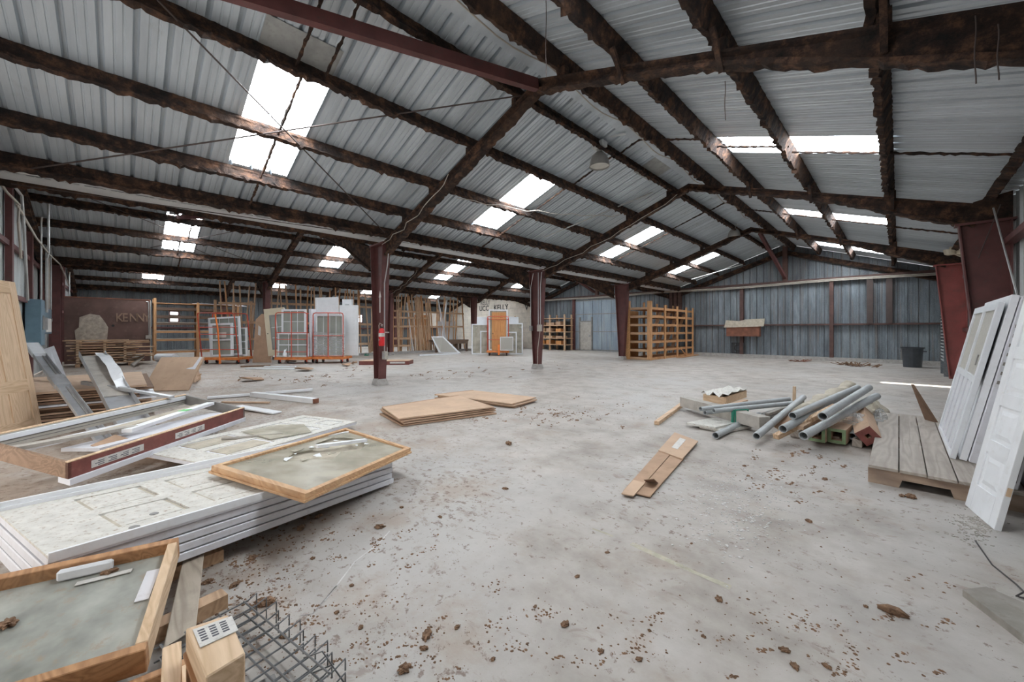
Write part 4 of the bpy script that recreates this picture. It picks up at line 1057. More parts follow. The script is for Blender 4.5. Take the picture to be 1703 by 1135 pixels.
# --- second dusty white door beyond the stack
c1, c2, c3, c4_ = V(-6.23, 1.88, .13), V(-5.41, 2.32, .10), V(-4.45, .55, .16), V(-5.27, .10, .2)
f2 = qmap(c4_, c3, c2, c1)
T = thing('dusty_door', 'dusty white six panel door lying flat beyond the broken pane', 'door', (c1 + c3) / 2)
part('slab', qbox(MB(), f2, 0, 1, 0, 1, -.042, -.01), 'white_edge', T, True)
for (u0, u1, v0, v1) in ((0, .13, 0, 1), (.87, 1, 0, 1), (.44, .56, 0, 1), (.13, .44, 0, .12), (.56, .87, 0, .12), (.13, .44, .4, .48), (.56, .87, .4, .48), (.13, .44, .75, .82), (.56, .87, .75, .82), (.13, .44, .95, 1), (.56, .87, .95, 1)):
    part('rail', qbox(MB(), f2, u0, u1, v0, v1, -.01, 0), 'white_dusty', T, True)
for (v0, v1) in ((.14, .38), (.5, .73), (.84, .93)):
    for (u0, u1) in ((.16, .41), (.59, .84)): part('panel', qbox(MB(), f2, u0, u1, v0, v1, -.01, -.003), 'tan_dust' if v0 < .3 else 'white_dusty', T, True)
solo('wood_stick', MB().beam(f2(.3, .3, .012), f2(.7, .52, .012), .03, .02), 'weathered_grey', 'thin weathered stick lying on the dusty flat door', 'stick')
solo('glass_sheet', MB().prism([f2(.2, .45, .012), f2(.8, .4, .012), f2(.95, .62, .012), (f2(.55, .75, .012)), f2(.25, .66, .012)], (0, 0, .005)), 'glass', 'greenish broken glass sheet lying on the dusty flat door', 'glass')
# --- red-brown door frame lying on the heap
Nn, Rr, Bb, Ll = V(-4.52, -.30, .36), V(-6.22, 1.15, .34), V(-7.02, .60, .49), V(-5.32, -.85, .50)
T = thing('jamb_frame', 'long red-brown door frame lying tilted on the heap', 'door frame', (Nn + Bb) / 2)
dn = V(0, 0, -1)
def side(a, b, name, mat, inn, lab=None):
    d = (b - a).normalized(); i = Vector(inn).normalized()
    t = .028; H = .125
    mb = MB().hexa([a - V(0, 0, H), b - V(0, 0, H), b - V(0, 0, H) + i * t, a - V(0, 0, H) + i * t, a, b, b + i * t, a + i * t])
    part(name, mb, mat, T, True, label=lab)
cx_ = (Nn + Rr + Bb + Ll) / 4
inn1 = (Bb - Rr)
side(Nn, Rr, 'long_jamb', 'mahogany', inn1, 'dark red jamb with paper labels'); side(Ll, Bb, 'long_jamb', 'jamb_beige', -inn1)
for zz_, ww_ in ((.03, .006), (.06, .008), (.09, .006)):
    o1 = -inn1.normalized() * .0285
    part('groove', MB().hexa([Ll + o1 - V(0, 0, zz_ + ww_), Bb + o1 - V(0, 0, zz_ + ww_), Bb + o1 * 1.06 - V(0, 0, zz_ + ww_), Ll + o1 * 1.06 - V(0, 0, zz_ + ww_), Ll + o1 - V(0, 0, zz_), Bb + o1 - V(0, 0, zz_), Bb + o1 * 1.06 - V(0, 0, zz_), Ll + o1 * 1.06 - V(0, 0, zz_)]), 'grey_dark', T, True)
side(Nn, Ll, 'head', 'walnut_cut', Rr - Nn); side(Rr, Bb, 'sill', 'grey_dark', Nn - Rr)
i1 = inn1.normalized()
for (a, b, o_, m_) in ((Nn, Rr, 1, 'pine_x'), (Ll, Bb, -1, 'pine_x')):
    part('edge_strip', MB().hexa([a + V(0, 0, .001), b + V(0, 0, .001), b + i1 * .03 * o_ + V(0, 0, .001), a + i1 * .03 * o_ + V(0, 0, .001), a + V(0, 0, .008), b + V(0, 0, .008), b + i1 * .03 * o_ + V(0, 0, .008), a + i1 * .03 * o_ + V(0, 0, .008)]), m_, T, True)
part('stop_strip', MB().hexa([Ll + V(0, 0, -.05) - i1 * .03, Bb + V(0, 0, -.05) - i1 * .03, Bb + V(0, 0, -.05) - i1 * .05, Ll + V(0, 0, -.05) - i1 * .05, Ll + V(0, 0, -.01) - i1 * .03, Bb + V(0, 0, -.01) - i1 * .03, Bb + V(0, 0, -.01) - i1 * .05, Ll + V(0, 0, -.01) - i1 * .05]), 'vinyl', T, True)
part('base_strip', MB().hexa([Nn + V(0, 0, -.17) - i1 * .02, Rr + V(0, 0, -.17) - i1 * .02, Rr + V(0, 0, -.17) + i1 * .10, Nn + V(0, 0, -.17) + i1 * .10, Nn + V(0, 0, -.125) - i1 * .02, Rr + V(0, 0, -.125) - i1 * .02, Rr + V(0, 0, -.125) + i1 * .10, Nn + V(0, 0, -.125) + i1 * .10]), 'white_edge', T, True, label='white jamb leg underneath')
dd = (Rr - Nn).normalized()
for (t0, t1) in ((.08, .30), (.47, .66)):
    a, b = Nn.lerp(Rr, t0), Nn.lerp(Rr, t1); o_ = -i1 * .003
    lb_ = part('paper_label', MB().hexa([a - V(0, 0, .1) + o_, b - V(0, 0, .1) + o_, b - V(0, 0, .1), a - V(0, 0, .1), a - V(0, 0, .04) + o_, b - V(0, 0, .04) + o_, b - V(0, 0, .04), a - V(0, 0, .04)]), 'paper', T, True)
    for z in (.055, .07, .085):
        for s in range(4):
            c, e = a.lerp(b, .06 + s * .23 + .05 * ((s + int(z * 1000)) % 2)), a.lerp(b, .22 + s * .23)
            part('print_line', MB().hexa([c - V(0, 0, z + .006) + o_ * 1.5, e - V(0, 0, z + .006) + o_ * 1.5, e - V(0, 0, z + .006) + o_, c - V(0, 0, z + .006) + o_, c - V(0, 0, z) + o_ * 1.5, e - V(0, 0, z) + o_ * 1.5, e - V(0, 0, z) + o_, c - V(0, 0, z) + o_]), 'ink', lb_, True)
# boards lying inside the frame
def inside(t, s, z): return Nn.lerp(Rr, t).lerp(Ll.lerp(Bb, t), s) + V(0, 0, z)
b1 = solo('trim_board', MB().beam(inside(.36, .36, -.02), inside(.97, .50, -.02), .09, .035), 'white_paint', 'white board with a green tape mark lying inside the red-brown frame', 'board')
solo('tape_mark', MB().beam(inside(.72, .443, -.001), inside(.765, .453, -.001), .095, .003), 'green_tape', 'short green tape band on the white board in the frame', 'tape')
solo('wide_board', MB().beam(inside(.18, .42, -.10), inside(.96, .30, -.12), .34, .03), 'white_edge', 'wide white panel lying low inside the red-brown frame', 'panel')
solo('weathered_board', MB().beam(inside(.02, .66, -.03), inside(.42, .42, -.02), .10, .03), 'weathered_grey', 'weathered grey board across the near end of the red-brown frame', 'board')
solo('trim_board', MB().beam(inside(.0, .80, -.10), inside(.75, .74, -.12), .12, .03), 'white_paint', 'white trim lying along the back inside the red-brown frame', 'board')
solo('weathered_board', MB().beam(inside(.30, .58, -.06), inside(.98, .68, -.08), .12, .025), 'tan_dust', 'dusty brown board lying in the middle of the red-brown frame', 'board')
solo('cardboard_piece', MB().beam(inside(.22, .30, -.09), inside(.34, .34, -.07), .16, .006, (0, .5, 1)), 'cardboard', 'small torn cardboard piece inside the red-brown frame', 'cardboard')
# props and blocks below the frame
solo('timber_block', MB().beam((-5.5, .45, .09), (-6.3, -.1, .09), .2, .17), 'lumber_x', 'dark timber block under the red-brown frame', 'timber')
for i in range(5): solo('foam_chunk', MB().box(0, 0, 0, 0, 0, 0) if False else MB().hexa([G(325 + i * 14 + dx, 735 - i * 6 + dy, 0) + V(0, 0, z) for z in (.0, .06 + .01 * i) for dx, dy in ((0, 0), (9, -2), (10, -7), (1, -5))]).bump_up(.006, i), 'white_dusty', 'crumbly off-white chunk beside the red-brown frame', 'debris chunk', 'crumbly chunks beside the red-brown frame')
# --- near framed boards
def tray(label, A, B, C, D, w_r, hgt, matf, matp, depth_panel, cat='window', lead=None):
    f = qmap(A, B, C, D); T = thing('framed_board', label, cat, (A + C) / 2)
    lu = (B - A).length; lv = (D - A).length; fu, fv = w_r / lu, w_r / lv
    for (u0, u1, v0, v1, m_) in ((0, 1, 0, fv, 'fir_x'), (0, 1, 1 - fv, 1, 'fir_x'), (0, fu, fv, 1 - fv, 'pine_x'), (1 - fu, 1, fv, 1 - fv, 'pine_x')):
        part('frame_rail', qbox(MB(), f, u0, u1, v0, v1, -hgt, 0), m_, T, True, bev=.003)
    part('panel', qbox(MB(), f, fu, 1 - fu, fv, 1 - fv, -depth_panel - .01, -depth_panel), matp, T, True, label='grimy greenish panel')
    return T, f
A = V(-2.47, .19, .38); D = V(-1.89, .055, .25)
dv = V(-.25, -.96, 0).normalized() * 1.15
T, ft = tray('fir framed board with a grimy greenish panel, nearest the camera', A, A + dv, D + dv, D, .035, .10, 'fir_x', 'dirty_board', .055)
solo('foam_strip', MB().beam(ft(.19, .085, -.032), ft(.34, .085, -.032), .03, .045), 'vinyl', 'white foam strip tucked against the fir frame', 'foam', bev=.008)
solo('paper_strip', MB().beam(ft(.13, .16, -.052), ft(.28, .17, -.052), .03, .003), 'paper', 'thin white paper strip lying on the greenish board', 'paper')
solo('paper_strip', MB().beam(ft(.06, .22, -.05), ft(.065, .50, -.05), .045, .004), 'white_edge', 'pale strip lying beside the front rail of the fir framed board', 'strip')
for i, (u, v, s) in enumerate(((.62, .17, .02), (.42, .38, .028), (.62, .52, .03), (.86, .40, .035), (.5, .19, .018), (.3, .42, .02))):
    pass
A2 = V(-1.86, .20, .20); 
T, fu_ = tray('fir framed board pushed under the wood block at the bottom edge', V(-1.88, .18, .16), V(-2.0, -.95, .16), V(-1.1, -1.05, .16), V(-.98, .08, .16), .035, .10, 'fir_x', 'dirty_board', .05)
# loose plank between
solo('grey_plank', MB().hexa([G(313, 893, .07), G(343, 893, .07), G(326, 1045, .07), G(271, 1080, .07), G(313, 893, .105), G(343, 893, .105), G(326, 1045, .105), G(271, 1080, .105)]), 'grey_plank', 'weathered grey plank lying beside the fir framed board', 'plank', bev=.003)
solo('timber_block', MB().beam((-2.4, .36, .034), (-2.33, 0.0, .034), .08, .068), 'lumber_x', 'small timber bearer under the grey plank', 'timber')
solo('timber_block', MB().beam((-2.9, .42, .034), (-2.85, .05, .034), .08, .068), 'lumber_x', 'second timber bearer under the far end of the grey plank', 'timber')
# wood block with a paper tag
P1, P2, P3, P4 = V(-1.66, .145, .40), V(-1.64, .255, .40), V(-1.405, .262, .40), V(-1.385, .165, .40)
T = thing('wood_block', 'square wood block with a printed paper tag at the bottom edge', 'block', V(-1.5, .2, 0))
dn = V(0, 0, -.30)
part('body', MB().hexa([P1 + dn, P4 + dn, P3 + dn, P2 + dn, P1, P4, P3, P2]), 'pine_x', T, True, bev=.004)
part('body_reveal', MB().hexa([P1 + dn * .25 + V(.01, -.008, 0), P4 + dn * .25 + V(.012, -.01, 0), P4 + dn * .28 + V(.012, -.01, 0), P1 + dn * .28 + V(.01, -.008, 0), P1 + dn * .25, P4 + dn * .25, P4 + dn * .28, P1 + dn * .28]), 'fir_x', T, True)
fb = qmap(P1, P2, P3, P4)
tg = part('paper_tag', qbox(MB(), fb, .12, 1.06, .10, .50, .001, .004), 'paper', T, True)
for i in range(5):
    for j in range(3):
        part('print_line', qbox(MB(), fb, .2 + j * .26, .36 + j * .26, .16 + i * .055, .185 + i * .055, .004, .005), 'ink', tg, True)
solo('wood_block', MB().beam((-1.79, .12, .16), (-1.52, .10, .16), .05, .26), 'pine_x', 'upright wood offcut against the tagged wood block', 'block', bev=.003)
# wire rack bundle
T = thing('wire_rack', 'tangle of grey wire shelf racks lying on the floor', 'wire rack', G(450, 1090))
w0, w1 = V(-2.18, .40, 0), V(-1.50, .54, 0)
dx = (w1 - w0).normalized(); dyv = V(-dx.y, dx.x, 0) * -1
for i in range(11):
    t = i / 10; a = w0.lerp(w1, t)
    for k, z in enumerate((.10, .045)):
        p = a + dyv * -.02 + V(0, 0, z); q = a + dyv * .32 + V(0, 0, z)
        e = a - dyv * (.055 + .012 * (i % 3)) + V(0, 0, z + .012)
        part('hook_wire', MB().path([q, p, e, e - V(0, 0, .045)], .0035, 5), 'wire', T, True)
for s in (.0, .1, .22, .3):
    for z in (.105, .05): part('cross_wire', MB().tube(w0 + dyv * s + V(0, 0, z), w1 + dyv * s + V(0, 0, z), .004, 5), 'wire', T, True)
part('loose_grid', MB().path([G(505, 1095, .1), G(536, 1084, .12), G(575, 1140, .02)], .003, 5).path([G(520, 1120, .06), G(556, 1105, .07)], .003, 5), 'wire', T, True)
solo('dark_tray', MB().box(-1.74, -1.62, .30, .42, .0, .03), 'grey_dark', 'dark flat piece under the wire racks', 'tray')
# --- leaning pine door at the left edge
base_r = G(68, 716); xd = V(.93, -.36, 0)
mt = frame_mtx(base_r, xd, V(-.03, -.13, 1.0))
T = thing('pine_panel_door', 'raw pine panel door leaning at the left edge', 'door', mtx=mt)
panel_door(T, .81, 2.05, .04, (.42, 1.3), 2, 'pine', .115, .16, .11, 'pine_x', False)
# --- metal door-track channels leaning on the cardboard stack
def channel(name, label, cat, p, q, w, d, mat, up=(0, 0, 1), lip=.02, lab2=None):
    p, q = Vector(p), Vector(q); T = thing(name, label, cat, p)
    ax = (q - p).normalized(); sd = ax.cross(Vector(up)).normalized(); u = sd.cross(ax)
    part('web', MB().beam(p, q, w, .006, up), mat, T, True)
    for s in (-1, 1):
        part('flange', MB().beam(p + sd * s * (w / 2) + u * d / 2, q + sd * s * (w / 2) + u * d / 2, .006, d, up), mat, T, True)
    return T, sd, u, ax
p, q = RAY(146, 700, 4.7), RAY(52, 575, 6.2); p = p + (p - q) * ((p.z - .03) / (q.z - p.z))
T, sd, u, ax = channel('metal_channel', 'long grey metal channel leaning steeply by the pine door', 'metal channel', p, q, .13, .05, 'grey_metal')
part('sleeve', MB().beam(p.lerp(q, .52) + u * .02, p.lerp(q, .62) + u * .02, .15, .06), 'grey_metal', T, True); part('groove', MB().beam(p + u * .006 + sd * .03, q + u * .006 + sd * .03, .012, .012), 'grey_dark', T, True)
part('end_sleeve', MB().beam(p.lerp(q, .86) + u * .02, p.lerp(q, 1.0) + u * .02, .145, .06), 'vinyl', T, True)
c4s = [RAY(66, 584, 7.3), RAY(86, 577, 7.4), RAY(108, 634, 6.75), RAY(84, 637, 6.6)]
solo('white_board', MB().prism(c4s, (.02, .03, .02)), 'white_edge', 'flat white board leaning behind the metal channel', 'board')
p, q = RAY(212, 692, 5.0), RAY(153, 592, 6.6); p = p + (p - q) * ((p.z - .05) / (q.z - p.z))
T, sd, u, ax = channel('bent_channel', 'wide bent grey metal trough leaning on the cardboard stack', 'metal channel', p, q, .30, .09, 'grey_metal')
mbp = MB(); nseg = 14
for i in range(nseg + 1):
    t = .50 + .50 * i / nseg; b_ = .06 + .07 * math.sin(math.pi * (i / nseg)) ** 2
    c_ = p.lerp(q, t) + u * b_
    mbp.v += [c_ + sd * .03 + u * .01 * math.sin(i * 1.3), c_ + sd * .165 - u * .02 * math.sin(i)]
mbp.f = [(2 * i, 2 * i + 1, 2 * i + 3, 2 * i + 2) for i in range(nseg)]
part('peeled_skin', mbp, 'vinyl', T, True, label='peeled white skin'); part('liner', MB().beam(p.lerp(q, .45) + u * .01, p.lerp(q, .98) + u * .01, .26, .01), 'weathered_grey', T, True)
solo('grey_bar', MB().beam(G(138, 637, .585), G(222, 650, .53), .05, .05).beam(G(222, 650, .53), G(286, 661, .51), .055, .03), 'grey_metal', 'slim grey metal bar crossing in front of the bent trough', 'metal bar')
# --- cardboard stack behind
r_ = random.Random(11)
xs0, xs1, ys0, ys1 = -11.6, -8.75, -1.55, .25
gmat = ['cardboard', 'cardboard_dark', 'cardboard_light', 'cardboard_dark', 'cardboard', 'white_edge', 'cardboard_dark', 'cardboard']
zz = .06
for k in range(11):
    h_ = r_.uniform(.03, .06); dx, dy = r_.uniform(-.1, .12), r_.uniform(-.1, .15)
    mt_ = gmat[k % 8] if k < 10 else 'cardboard_light'
    ord_ = ('lowest', 'second', 'third', 'fourth', 'fifth', 'sixth', 'seventh', 'eighth', 'ninth', 'tenth', 'topmost')[k]
    lb = ('topmost tan cardboard sheet of the stack beside the pine door' if k == 10 else '%s layer from the floor in the cardboard stack by the pine door' % ord_)
    solo('cardboard_sheet', MB().hexa([(xs0 + dx, ys0 + dy, zz), (xs1 + dx, ys0 + dy, zz), (xs1 + dx * .3, ys1 + dy, zz), (xs0, ys1 + dy, zz), (xs0 + dx, ys0 + dy, zz + h_ * .7), (xs1 + dx, ys0 + dy, zz + h_ * .7), (xs1 + dx * .3, ys1 + dy, zz + h_ * .7), (xs0, ys1 + dy, zz + h_ * .7)]), mt_, lb, 'cardboard', 'flat cardboard in the stack')
    zz += h_
solo('timber_skid', MB().box(xs0 + .1, xs1 - .1, -1.4, -1.3, 0, .06).box(xs0 + .1, xs1 - .1, -.1, 0, 0, .06).box(xs0 + .1, xs1 - .1, -.75, -.65, 0, .06).box(xs0 + .2, xs0 + .3, -1.4, 0, .045, .06), 'lumber_x', 'timber skid under the cardboard stack', 'skid')
mb = MB(); 
for i in range(5): mb.path([V(-10.6 + .05 * i, -.3, zz), V(-10.62 + .04 * i, -.28, zz + .12), V(-10.5 + .05 * i, -.2, zz + .16 - .02 * i), V(-10.4 + .03 * i, -.1, zz)], .006, 4)
solo('plastic_scrap', mb, 'film', 'scrap of clear plastic curling on the cardboard stack', 'plastic scrap')
solo('narrow_board', MB().hexa([V(-9.2, -1.25, .0), V(-8.95, -1.1, .0), V(-9.2, -1.0, .0), V(-9.4, -1.2, .0), V(-9.55, -1.6, 1.25), V(-9.3, -1.45, 1.25), V(-9.32, -1.43, 1.25), V(-9.57, -1.58, 1.25)]), 'weathered_grey', 'narrow weathered board behind the pine door', 'board')
# --- lumber stack against the brown partition
r_ = random.Random(21); zz = .12; k = 0
names = ['bottom', 'second lowest', 'third', 'fourth', 'fifth', 'sixth', 'seventh', 'eighth', 'ninth', 'tenth', 'eleventh', 'top']
for lay in range(9):
    for j in range(5):
        x = -21.8 - j * .25 + r_.uniform(-.04, .04)
        y0 = -1.45 + r_.uniform(-.1, .6); y1 = .30 + r_.uniform(-.6, .65)
        ang_ = r_.uniform(-.12, .12)
        solo('lumber_board', MB().beam((x, y0, zz + .022), (x + ang_, y1, zz + .022 + r_.uniform(-.01, .015)), .2, .04), ('pine_y', 'pine_y', 'lumber_y')[r_.randrange(3)], 'rough board in the lumber stack before the brown partition', 'board', 'boards in the lumber stack')
        k += 1
    zz += .048
    for y in (-1.2, -.5, .05):
        solo('stack_sticker', MB().box(-22.9, -21.6, y - .04, y + .04, zz, zz + .045), 'pine_x', 'short spacer stick between layers of the lumber stack', 'stick', 'spacers in the lumber stack')
    zz += .047
solo('lumber_board', MB().beam((-21.7, -1.5, zz + .03), (-21.5, .15, zz + .03), .18, .05), 'pine_y', 'clean pale board lying on top of the lumber stack', 'board')
solo('lumber_board', MB().beam((-21.9, -1.7, zz + .02), (-21.8, .75, zz + .0), .1, .04), 'lumber_y', 'long thin board overhanging the top of the lumber stack', 'board')
for y in (-1.2, -.4, .2): solo('stack_bearer', MB().box(-23.0, -21.6, y - .06, y + .06, 0, .115), 'lumber_x', 'timber bearer under the lumber stack', 'timber', 'bearers under the lumber stack')
# --- tan board leaning on a pallet
a, b = G(236, 652), G(313, 650)
mt = frame_mtx(a, b - a, V(-.62, .2, .72))
w_ = (b - a).length
T = thing('leaning_board', 'large tan fibreboard sheet leaning back on a small pallet', 'board', mtx=mt)
part('sheet', MB().box(0, w_, -.02, .03, .0, .96), 'cardboard_light', T, bev=.004)
part('torn_corner', MB().prism([(w_ - .26, -.024, .60), (w_ - .06, -.024, .58), (w_ - .03, -.024, .95), (w_ - .09, -.024, .95), (w_ - .13, -.024, .66)], (0, .004, 0)), 'white_edge', T, label='white torn corner')
T = thing('pallet', 'small broken timber pallet behind the tan fibreboard', 'pallet', (-12.4, 1.2, 0))
pa, pb = G(262, 640), G(326, 636); pd = V(-.75, .2, 0)
for i in range(4): part('deck_board', MB().beam(pa + pd * (i * .33) + V(0, 0, .14), pb + pd * (i * .33) + V(0, 0, .14), .12, .025), 'lumber_x', T, True)
for i in range(3): part('stringer', MB().beam(pa.lerp(pb, .05 + .45 * i) + V(0, 0, .06), pa.lerp(pb, .05 + .45 * i) + pd + V(0, 0, .06), .05, .12), 'lumber_y', T, True)
solo('torn_cardboard', MB().prism([G(322, 640) + V(0, 0, .05), G(330, 632) + V(0, 0, .1), G(326, 628) + V(0, 0, .5), G(318, 634) + V(0, 0, .55)], (.03, .03, 0)), 'cardboard', 'brown cardboard flap hanging beside the tan fibreboard', 'cardboard')
solo('plastic_roll', MB().lathe([(.05, 0), (.17, 0), (.17, .9), (.05, .9)], 16), 'vinyl', 'white plastic roll lying behind the tan board', 'roll', smooth_=False)
ro = bpy.data.objects['plastic_roll']; ro.rotation_euler = (math.pi / 2, 0, -.9); pr = G(292, 602); ro.location = (pr.x, pr.y, .175)
solo('plastic_scrap', MB().prism([G(205, 600) + V(0, 0, .02), G(222, 612) + V(0, 0, .02), G(240, 606) + V(0, 0, .3), G(222, 598) + V(0, 0, .35)], (.02, .02, .05)), 'weathered_grey', 'grey rag heap between lumber and tan board', 'rag')
# --- white trims lying on the floor behind the red frame
def stick(label, a, b, w, h, mat, cat='trim', name='floor_trim'):
    solo(name, MB().beam(a, b, w, h), mat, label, cat)
stick('long white door trim lying on the floor, end raised', G(345, 662, .03), G(520, 648, .05), .11, .04, 'white_paint')
p, q = G(420, 656, .05), G(524, 667, .05)
T = thing('white_post', 'white post with a raw wooden end pointing at the red column', 'post', p); part('shaft', MB().beam(p, q, .11, .09), 'white_paint', T, True); part('end_grain', MB().beam(q, q + (q - p).normalized() * .04, .10, .08), 'rust_sheet', T, True, label='raw brown end grain')
stick('thin cream batten on the floor behind the red-brown frame', G(370, 669, .02), G(448, 670, .02), .05, .025, 'cardboard_light')
stick('white triangular offcut under the corner of the red-brown frame', G(395, 676, .05), G(461, 687, .02), .16, .02, 'white_paint')
stick('white trim on the floor in front of the middle cart', G(410, 613, .03), G(490, 614, .03), .16, .05, 'white_paint')
stick('short white batten behind the floor trim by the middle cart', G(440, 610, .03), G(492, 610, .03), .1, .04, 'vinyl')
stick('dark strip on the floor in front of the carts', G(400, 610, .03), G(450, 608, .03), .2, .04, 'cardboard_dark')
for i, (px, py, s) in enumerate(((507, 617, .3), (482, 604, .3), (575, 609, .2), (418, 634, .3), (590, 606, .15))):
    c_ = G(px, py); r_ = random.Random(i)
    solo('torn_cardboard', MB().prism([c_ + V(math.cos(a) * s * r_.uniform(.6, 1.5), math.sin(a) * s * r_.uniform(.6, 1.2), .005 + .12 * r_.random()) for a in (0, 1.1, 2.2, 3.3, 4.4, 5.4)], (0, 0, .03)), 'cardboard', ('crumpled cardboard on the floor before the wrapped cart', 'torn cardboard flap under the middle cart', 'small cardboard scrap right of the wrapped cart', 'flattened cardboard scrap by the tan board', 'tiny cardboard scrap near the red box')[i], 'cardboard')
# --- brown cardboard bundles in mid floor
def bundle(label, cs, n, z0, th, mat='cardboard'):
    T = thing('cardboard_bundle', label, 'cardboard', (sum((Vector(c) for c in cs), Vector()) / 4))
    r = random.Random(len(label))
    for k in range(n):
        f = qmap(*[Vector(c) + V(r.uniform(-.04, .04), r.uniform(-.04, .04), z0 + k * th) for c in cs])
        part('sheet', qbox(MB(), f, 0, 1, 0, 1, 0, th * .62), (mat, 'cardboard_light', mat)[k % 3] if k < n - 1 else 'cardboard_light', T, True)
        part('fold', MB().path([f(0.005, v, th * .3) for v in (0, .33, .66, 1)], th * .55, 8), mat, T, True)
    return T
bundle('thick bundle of flattened cardboard lying in mid floor', [G(633, 690), G(668, 710), G(824, 689), G(762, 669)], 4, .005, .032)
bundle('second flatter cardboard bundle lying behind the thick one', [G(724, 664), G(853, 680), G(893, 669), G(790, 656)], 3, .01, .03)
# red-brown box and bits behind the first column
a, b = G(597, 607.5), G(680, 607)
T = thing('long_carton', 'long low red-brown carton with white print behind the fire extinguisher column', 'box', a)
dv = V(-.5, .5, 0)
part('carton', MB().hexa([a, b, b + dv, a + dv, a + V(0, 0, .15), b + V(0, 0, .15), b + dv + V(0, 0, .15), a + dv + V(0, 0, .15)]), 'mahogany', T, True)
part('lid', MB().hexa([a + V(0, 0, .15), b + V(0, 0, .15), b + dv + V(0, 0, .15), a + dv + V(0, 0, .15), a + V(0, 0, .165), b + V(0, 0, .165), b + dv + V(0, 0, .165), a + dv + V(0, 0, .165)]), 'cardboard_light', T, True)
c, d_ = a.lerp(b, .62), a.lerp(b, .92); o_ = V(.012, -.012, 0)
part('white_print', MB().hexa([c + o_ + V(0, 0, .05), d_ + o_ + V(0, 0, .05), d_ + V(0, 0, .05), c + V(0, 0, .05), c + o_ + V(0, 0, .12), d_ + o_ + V(0, 0, .12), d_ + V(0, 0, .12), c + V(0, 0, .12)]), 'paper', T, True)
# ------------------------------------------------------------------ brown partition, electrics, shelves, racks
T = thing('partition', 'dark brown partition with faded name and a bare patch', 'partition', (-24.1, -.6, 0))
part('board', MB().box(-24.2, -24.05, Y_NEAR + .25, .86, 0, 2.74), 'brown_panel', T, True)
part('top_plate', MB().box(-24.22, -24.03, Y_NEAR + .25, .87, 2.74, 2.78), 'rust_sheet', T, True)
part('end_trim', MB().box(-24.22, -24.02, .86, .89, 0, 2.74), 'weathered_grey', T, True)
def on_part(px, py): q = PX(px, py, -24.04); return q
pts = [(132, 528), (150, 522), (166, 525), (174, 535), (180, 545), (178, 566), (150, 570), (126, 566), (124, 550), (131, 545)]
part('bare_patch', MB().prism([on_part(*p) for p in pts], (.006, 0, 0)), 'bare_patch', T, True, label='bare pale patch')
pts = [(198, 590), (204, 588), (209, 592), (205, 600), (199, 602)]
part('bare_patch', MB().prism([on_part(*p) for p in pts], (.006, 0, 0)), 'weathered_grey', T, True)
for ch, px in zip('KENNY', (192, 203, 214.5, 226, 238.5)):
    q = on_part(px, 535) - T.location
    lettering(ch, (q.x + .012, q.y, q.z), .52, (math.pi / 2, 0, math.pi / 2), 'stencil_tan', T, .72)
q = on_part(188, 542); part('hole', MB().path([q, q + V(.012, 0, 0)], .05, 10), 'black_rubber', T, True)
a, b = on_part(246, 502), on_part(248, 560)
part('conduit', MB().path([a + V(.03, -.06, 0), a + V(.03, 0, 0), V(b.x + .03, a.y + .02, a.z - .1), b + V(.03, 0, 0)], .02, 6), 'conduit', T, True)
part('socket_box', MB().box(b.x, b.x + .08, b.y - .12, b.y + .08, b.z - .1, b.z + .06), 'weathered_grey', T, True)
q = on_part(216, 589); part('outlet_hole', MB().path([q, q + V(.02, 0, 0)], .09, 10), 'grey_dark', T, True)
# electrical panels on the near end wall
def wall_at(px, py, y=Y_NEAR + .24): return PY(px, py, y)
pA, pB = wall_at(52, 512), wall_at(78, 555)
T = thing('electrical_panel', 'blue-grey electrical panel with a pale door card on the near wall', 'electrical panel', (pA.x, Y_NEAR + .1, 0))
x0, x1 = sorted((pA.x, pB.x)); z0, z1 = pB.z, pA.z
x0, x1 = -19.6, -17.9; z0, z1 = 1.27, 2.05
part('cabinet', MB().box(x0, x1, Y_NEAR + .05, Y_NEAR + .3, z0, z1), 'panel_blue', T, True, bev=.01)
dr = part('cabinet_door', MB().box(x0 + .3, x1 - .25, Y_NEAR + .3, Y_NEAR + .32, z0 + .06, z1 - .3), 'paper', T, True, label='pale worn cover')
part('latch', MB().box(x0 + .16, x0 + .24, Y_NEAR + .3, Y_NEAR + .33, z0 + .4, z0 + .5), 'grey_dark', T, True)
T = thing('electrical_panel', 'narrow blue-grey switch cabinet beside the pine door', 'electrical panel', (-17.2, Y_NEAR + .1, 0))
part('cabinet', MB().box(-17.6, -16.9, Y_NEAR + .05, Y_NEAR + .34, .95, 2.25), 'panel_blue', T, True, bev=.01)
part('lever', MB().box(-17.4, -17.3, Y_NEAR + .34, Y_NEAR + .42, 1.4, 1.75), 'conduit', T, True); part('switch_plate', MB().box(-17.3, -17.1, Y_NEAR + .34, Y_NEAR + .36, 1.4, 1.8), 'grey_dark', T, True)
for i, (x, z0_, z1_, m_) in enumerate(((-17.3, 2.25, 4.6, 'conduit'), (-18.3, 2.05, 3.9, 'conduit'), (-18.9, 2.05, 3.9, 'cable'), (-19.4, 2.05, 4.2, 'conduit'), (-25.5, 0.0, 3.9, 'conduit'))):
    solo('conduit_pipe', MB().path([(x, Y_NEAR + .3, z0_), (x, Y_NEAR + .3, z1_ - .15), (x + .1, Y_NEAR + .32, z1_)], .02, 8), m_, ('thick conduit rising above the narrow switch cabinet', 'conduit rising from the middle of the wide electrical panel', 'brown cable pipe rising from the wide electrical panel', 'bright conduit at the edge of the wide electrical panel', 'short conduit in the corner behind the brown partition')[i], 'conduit')
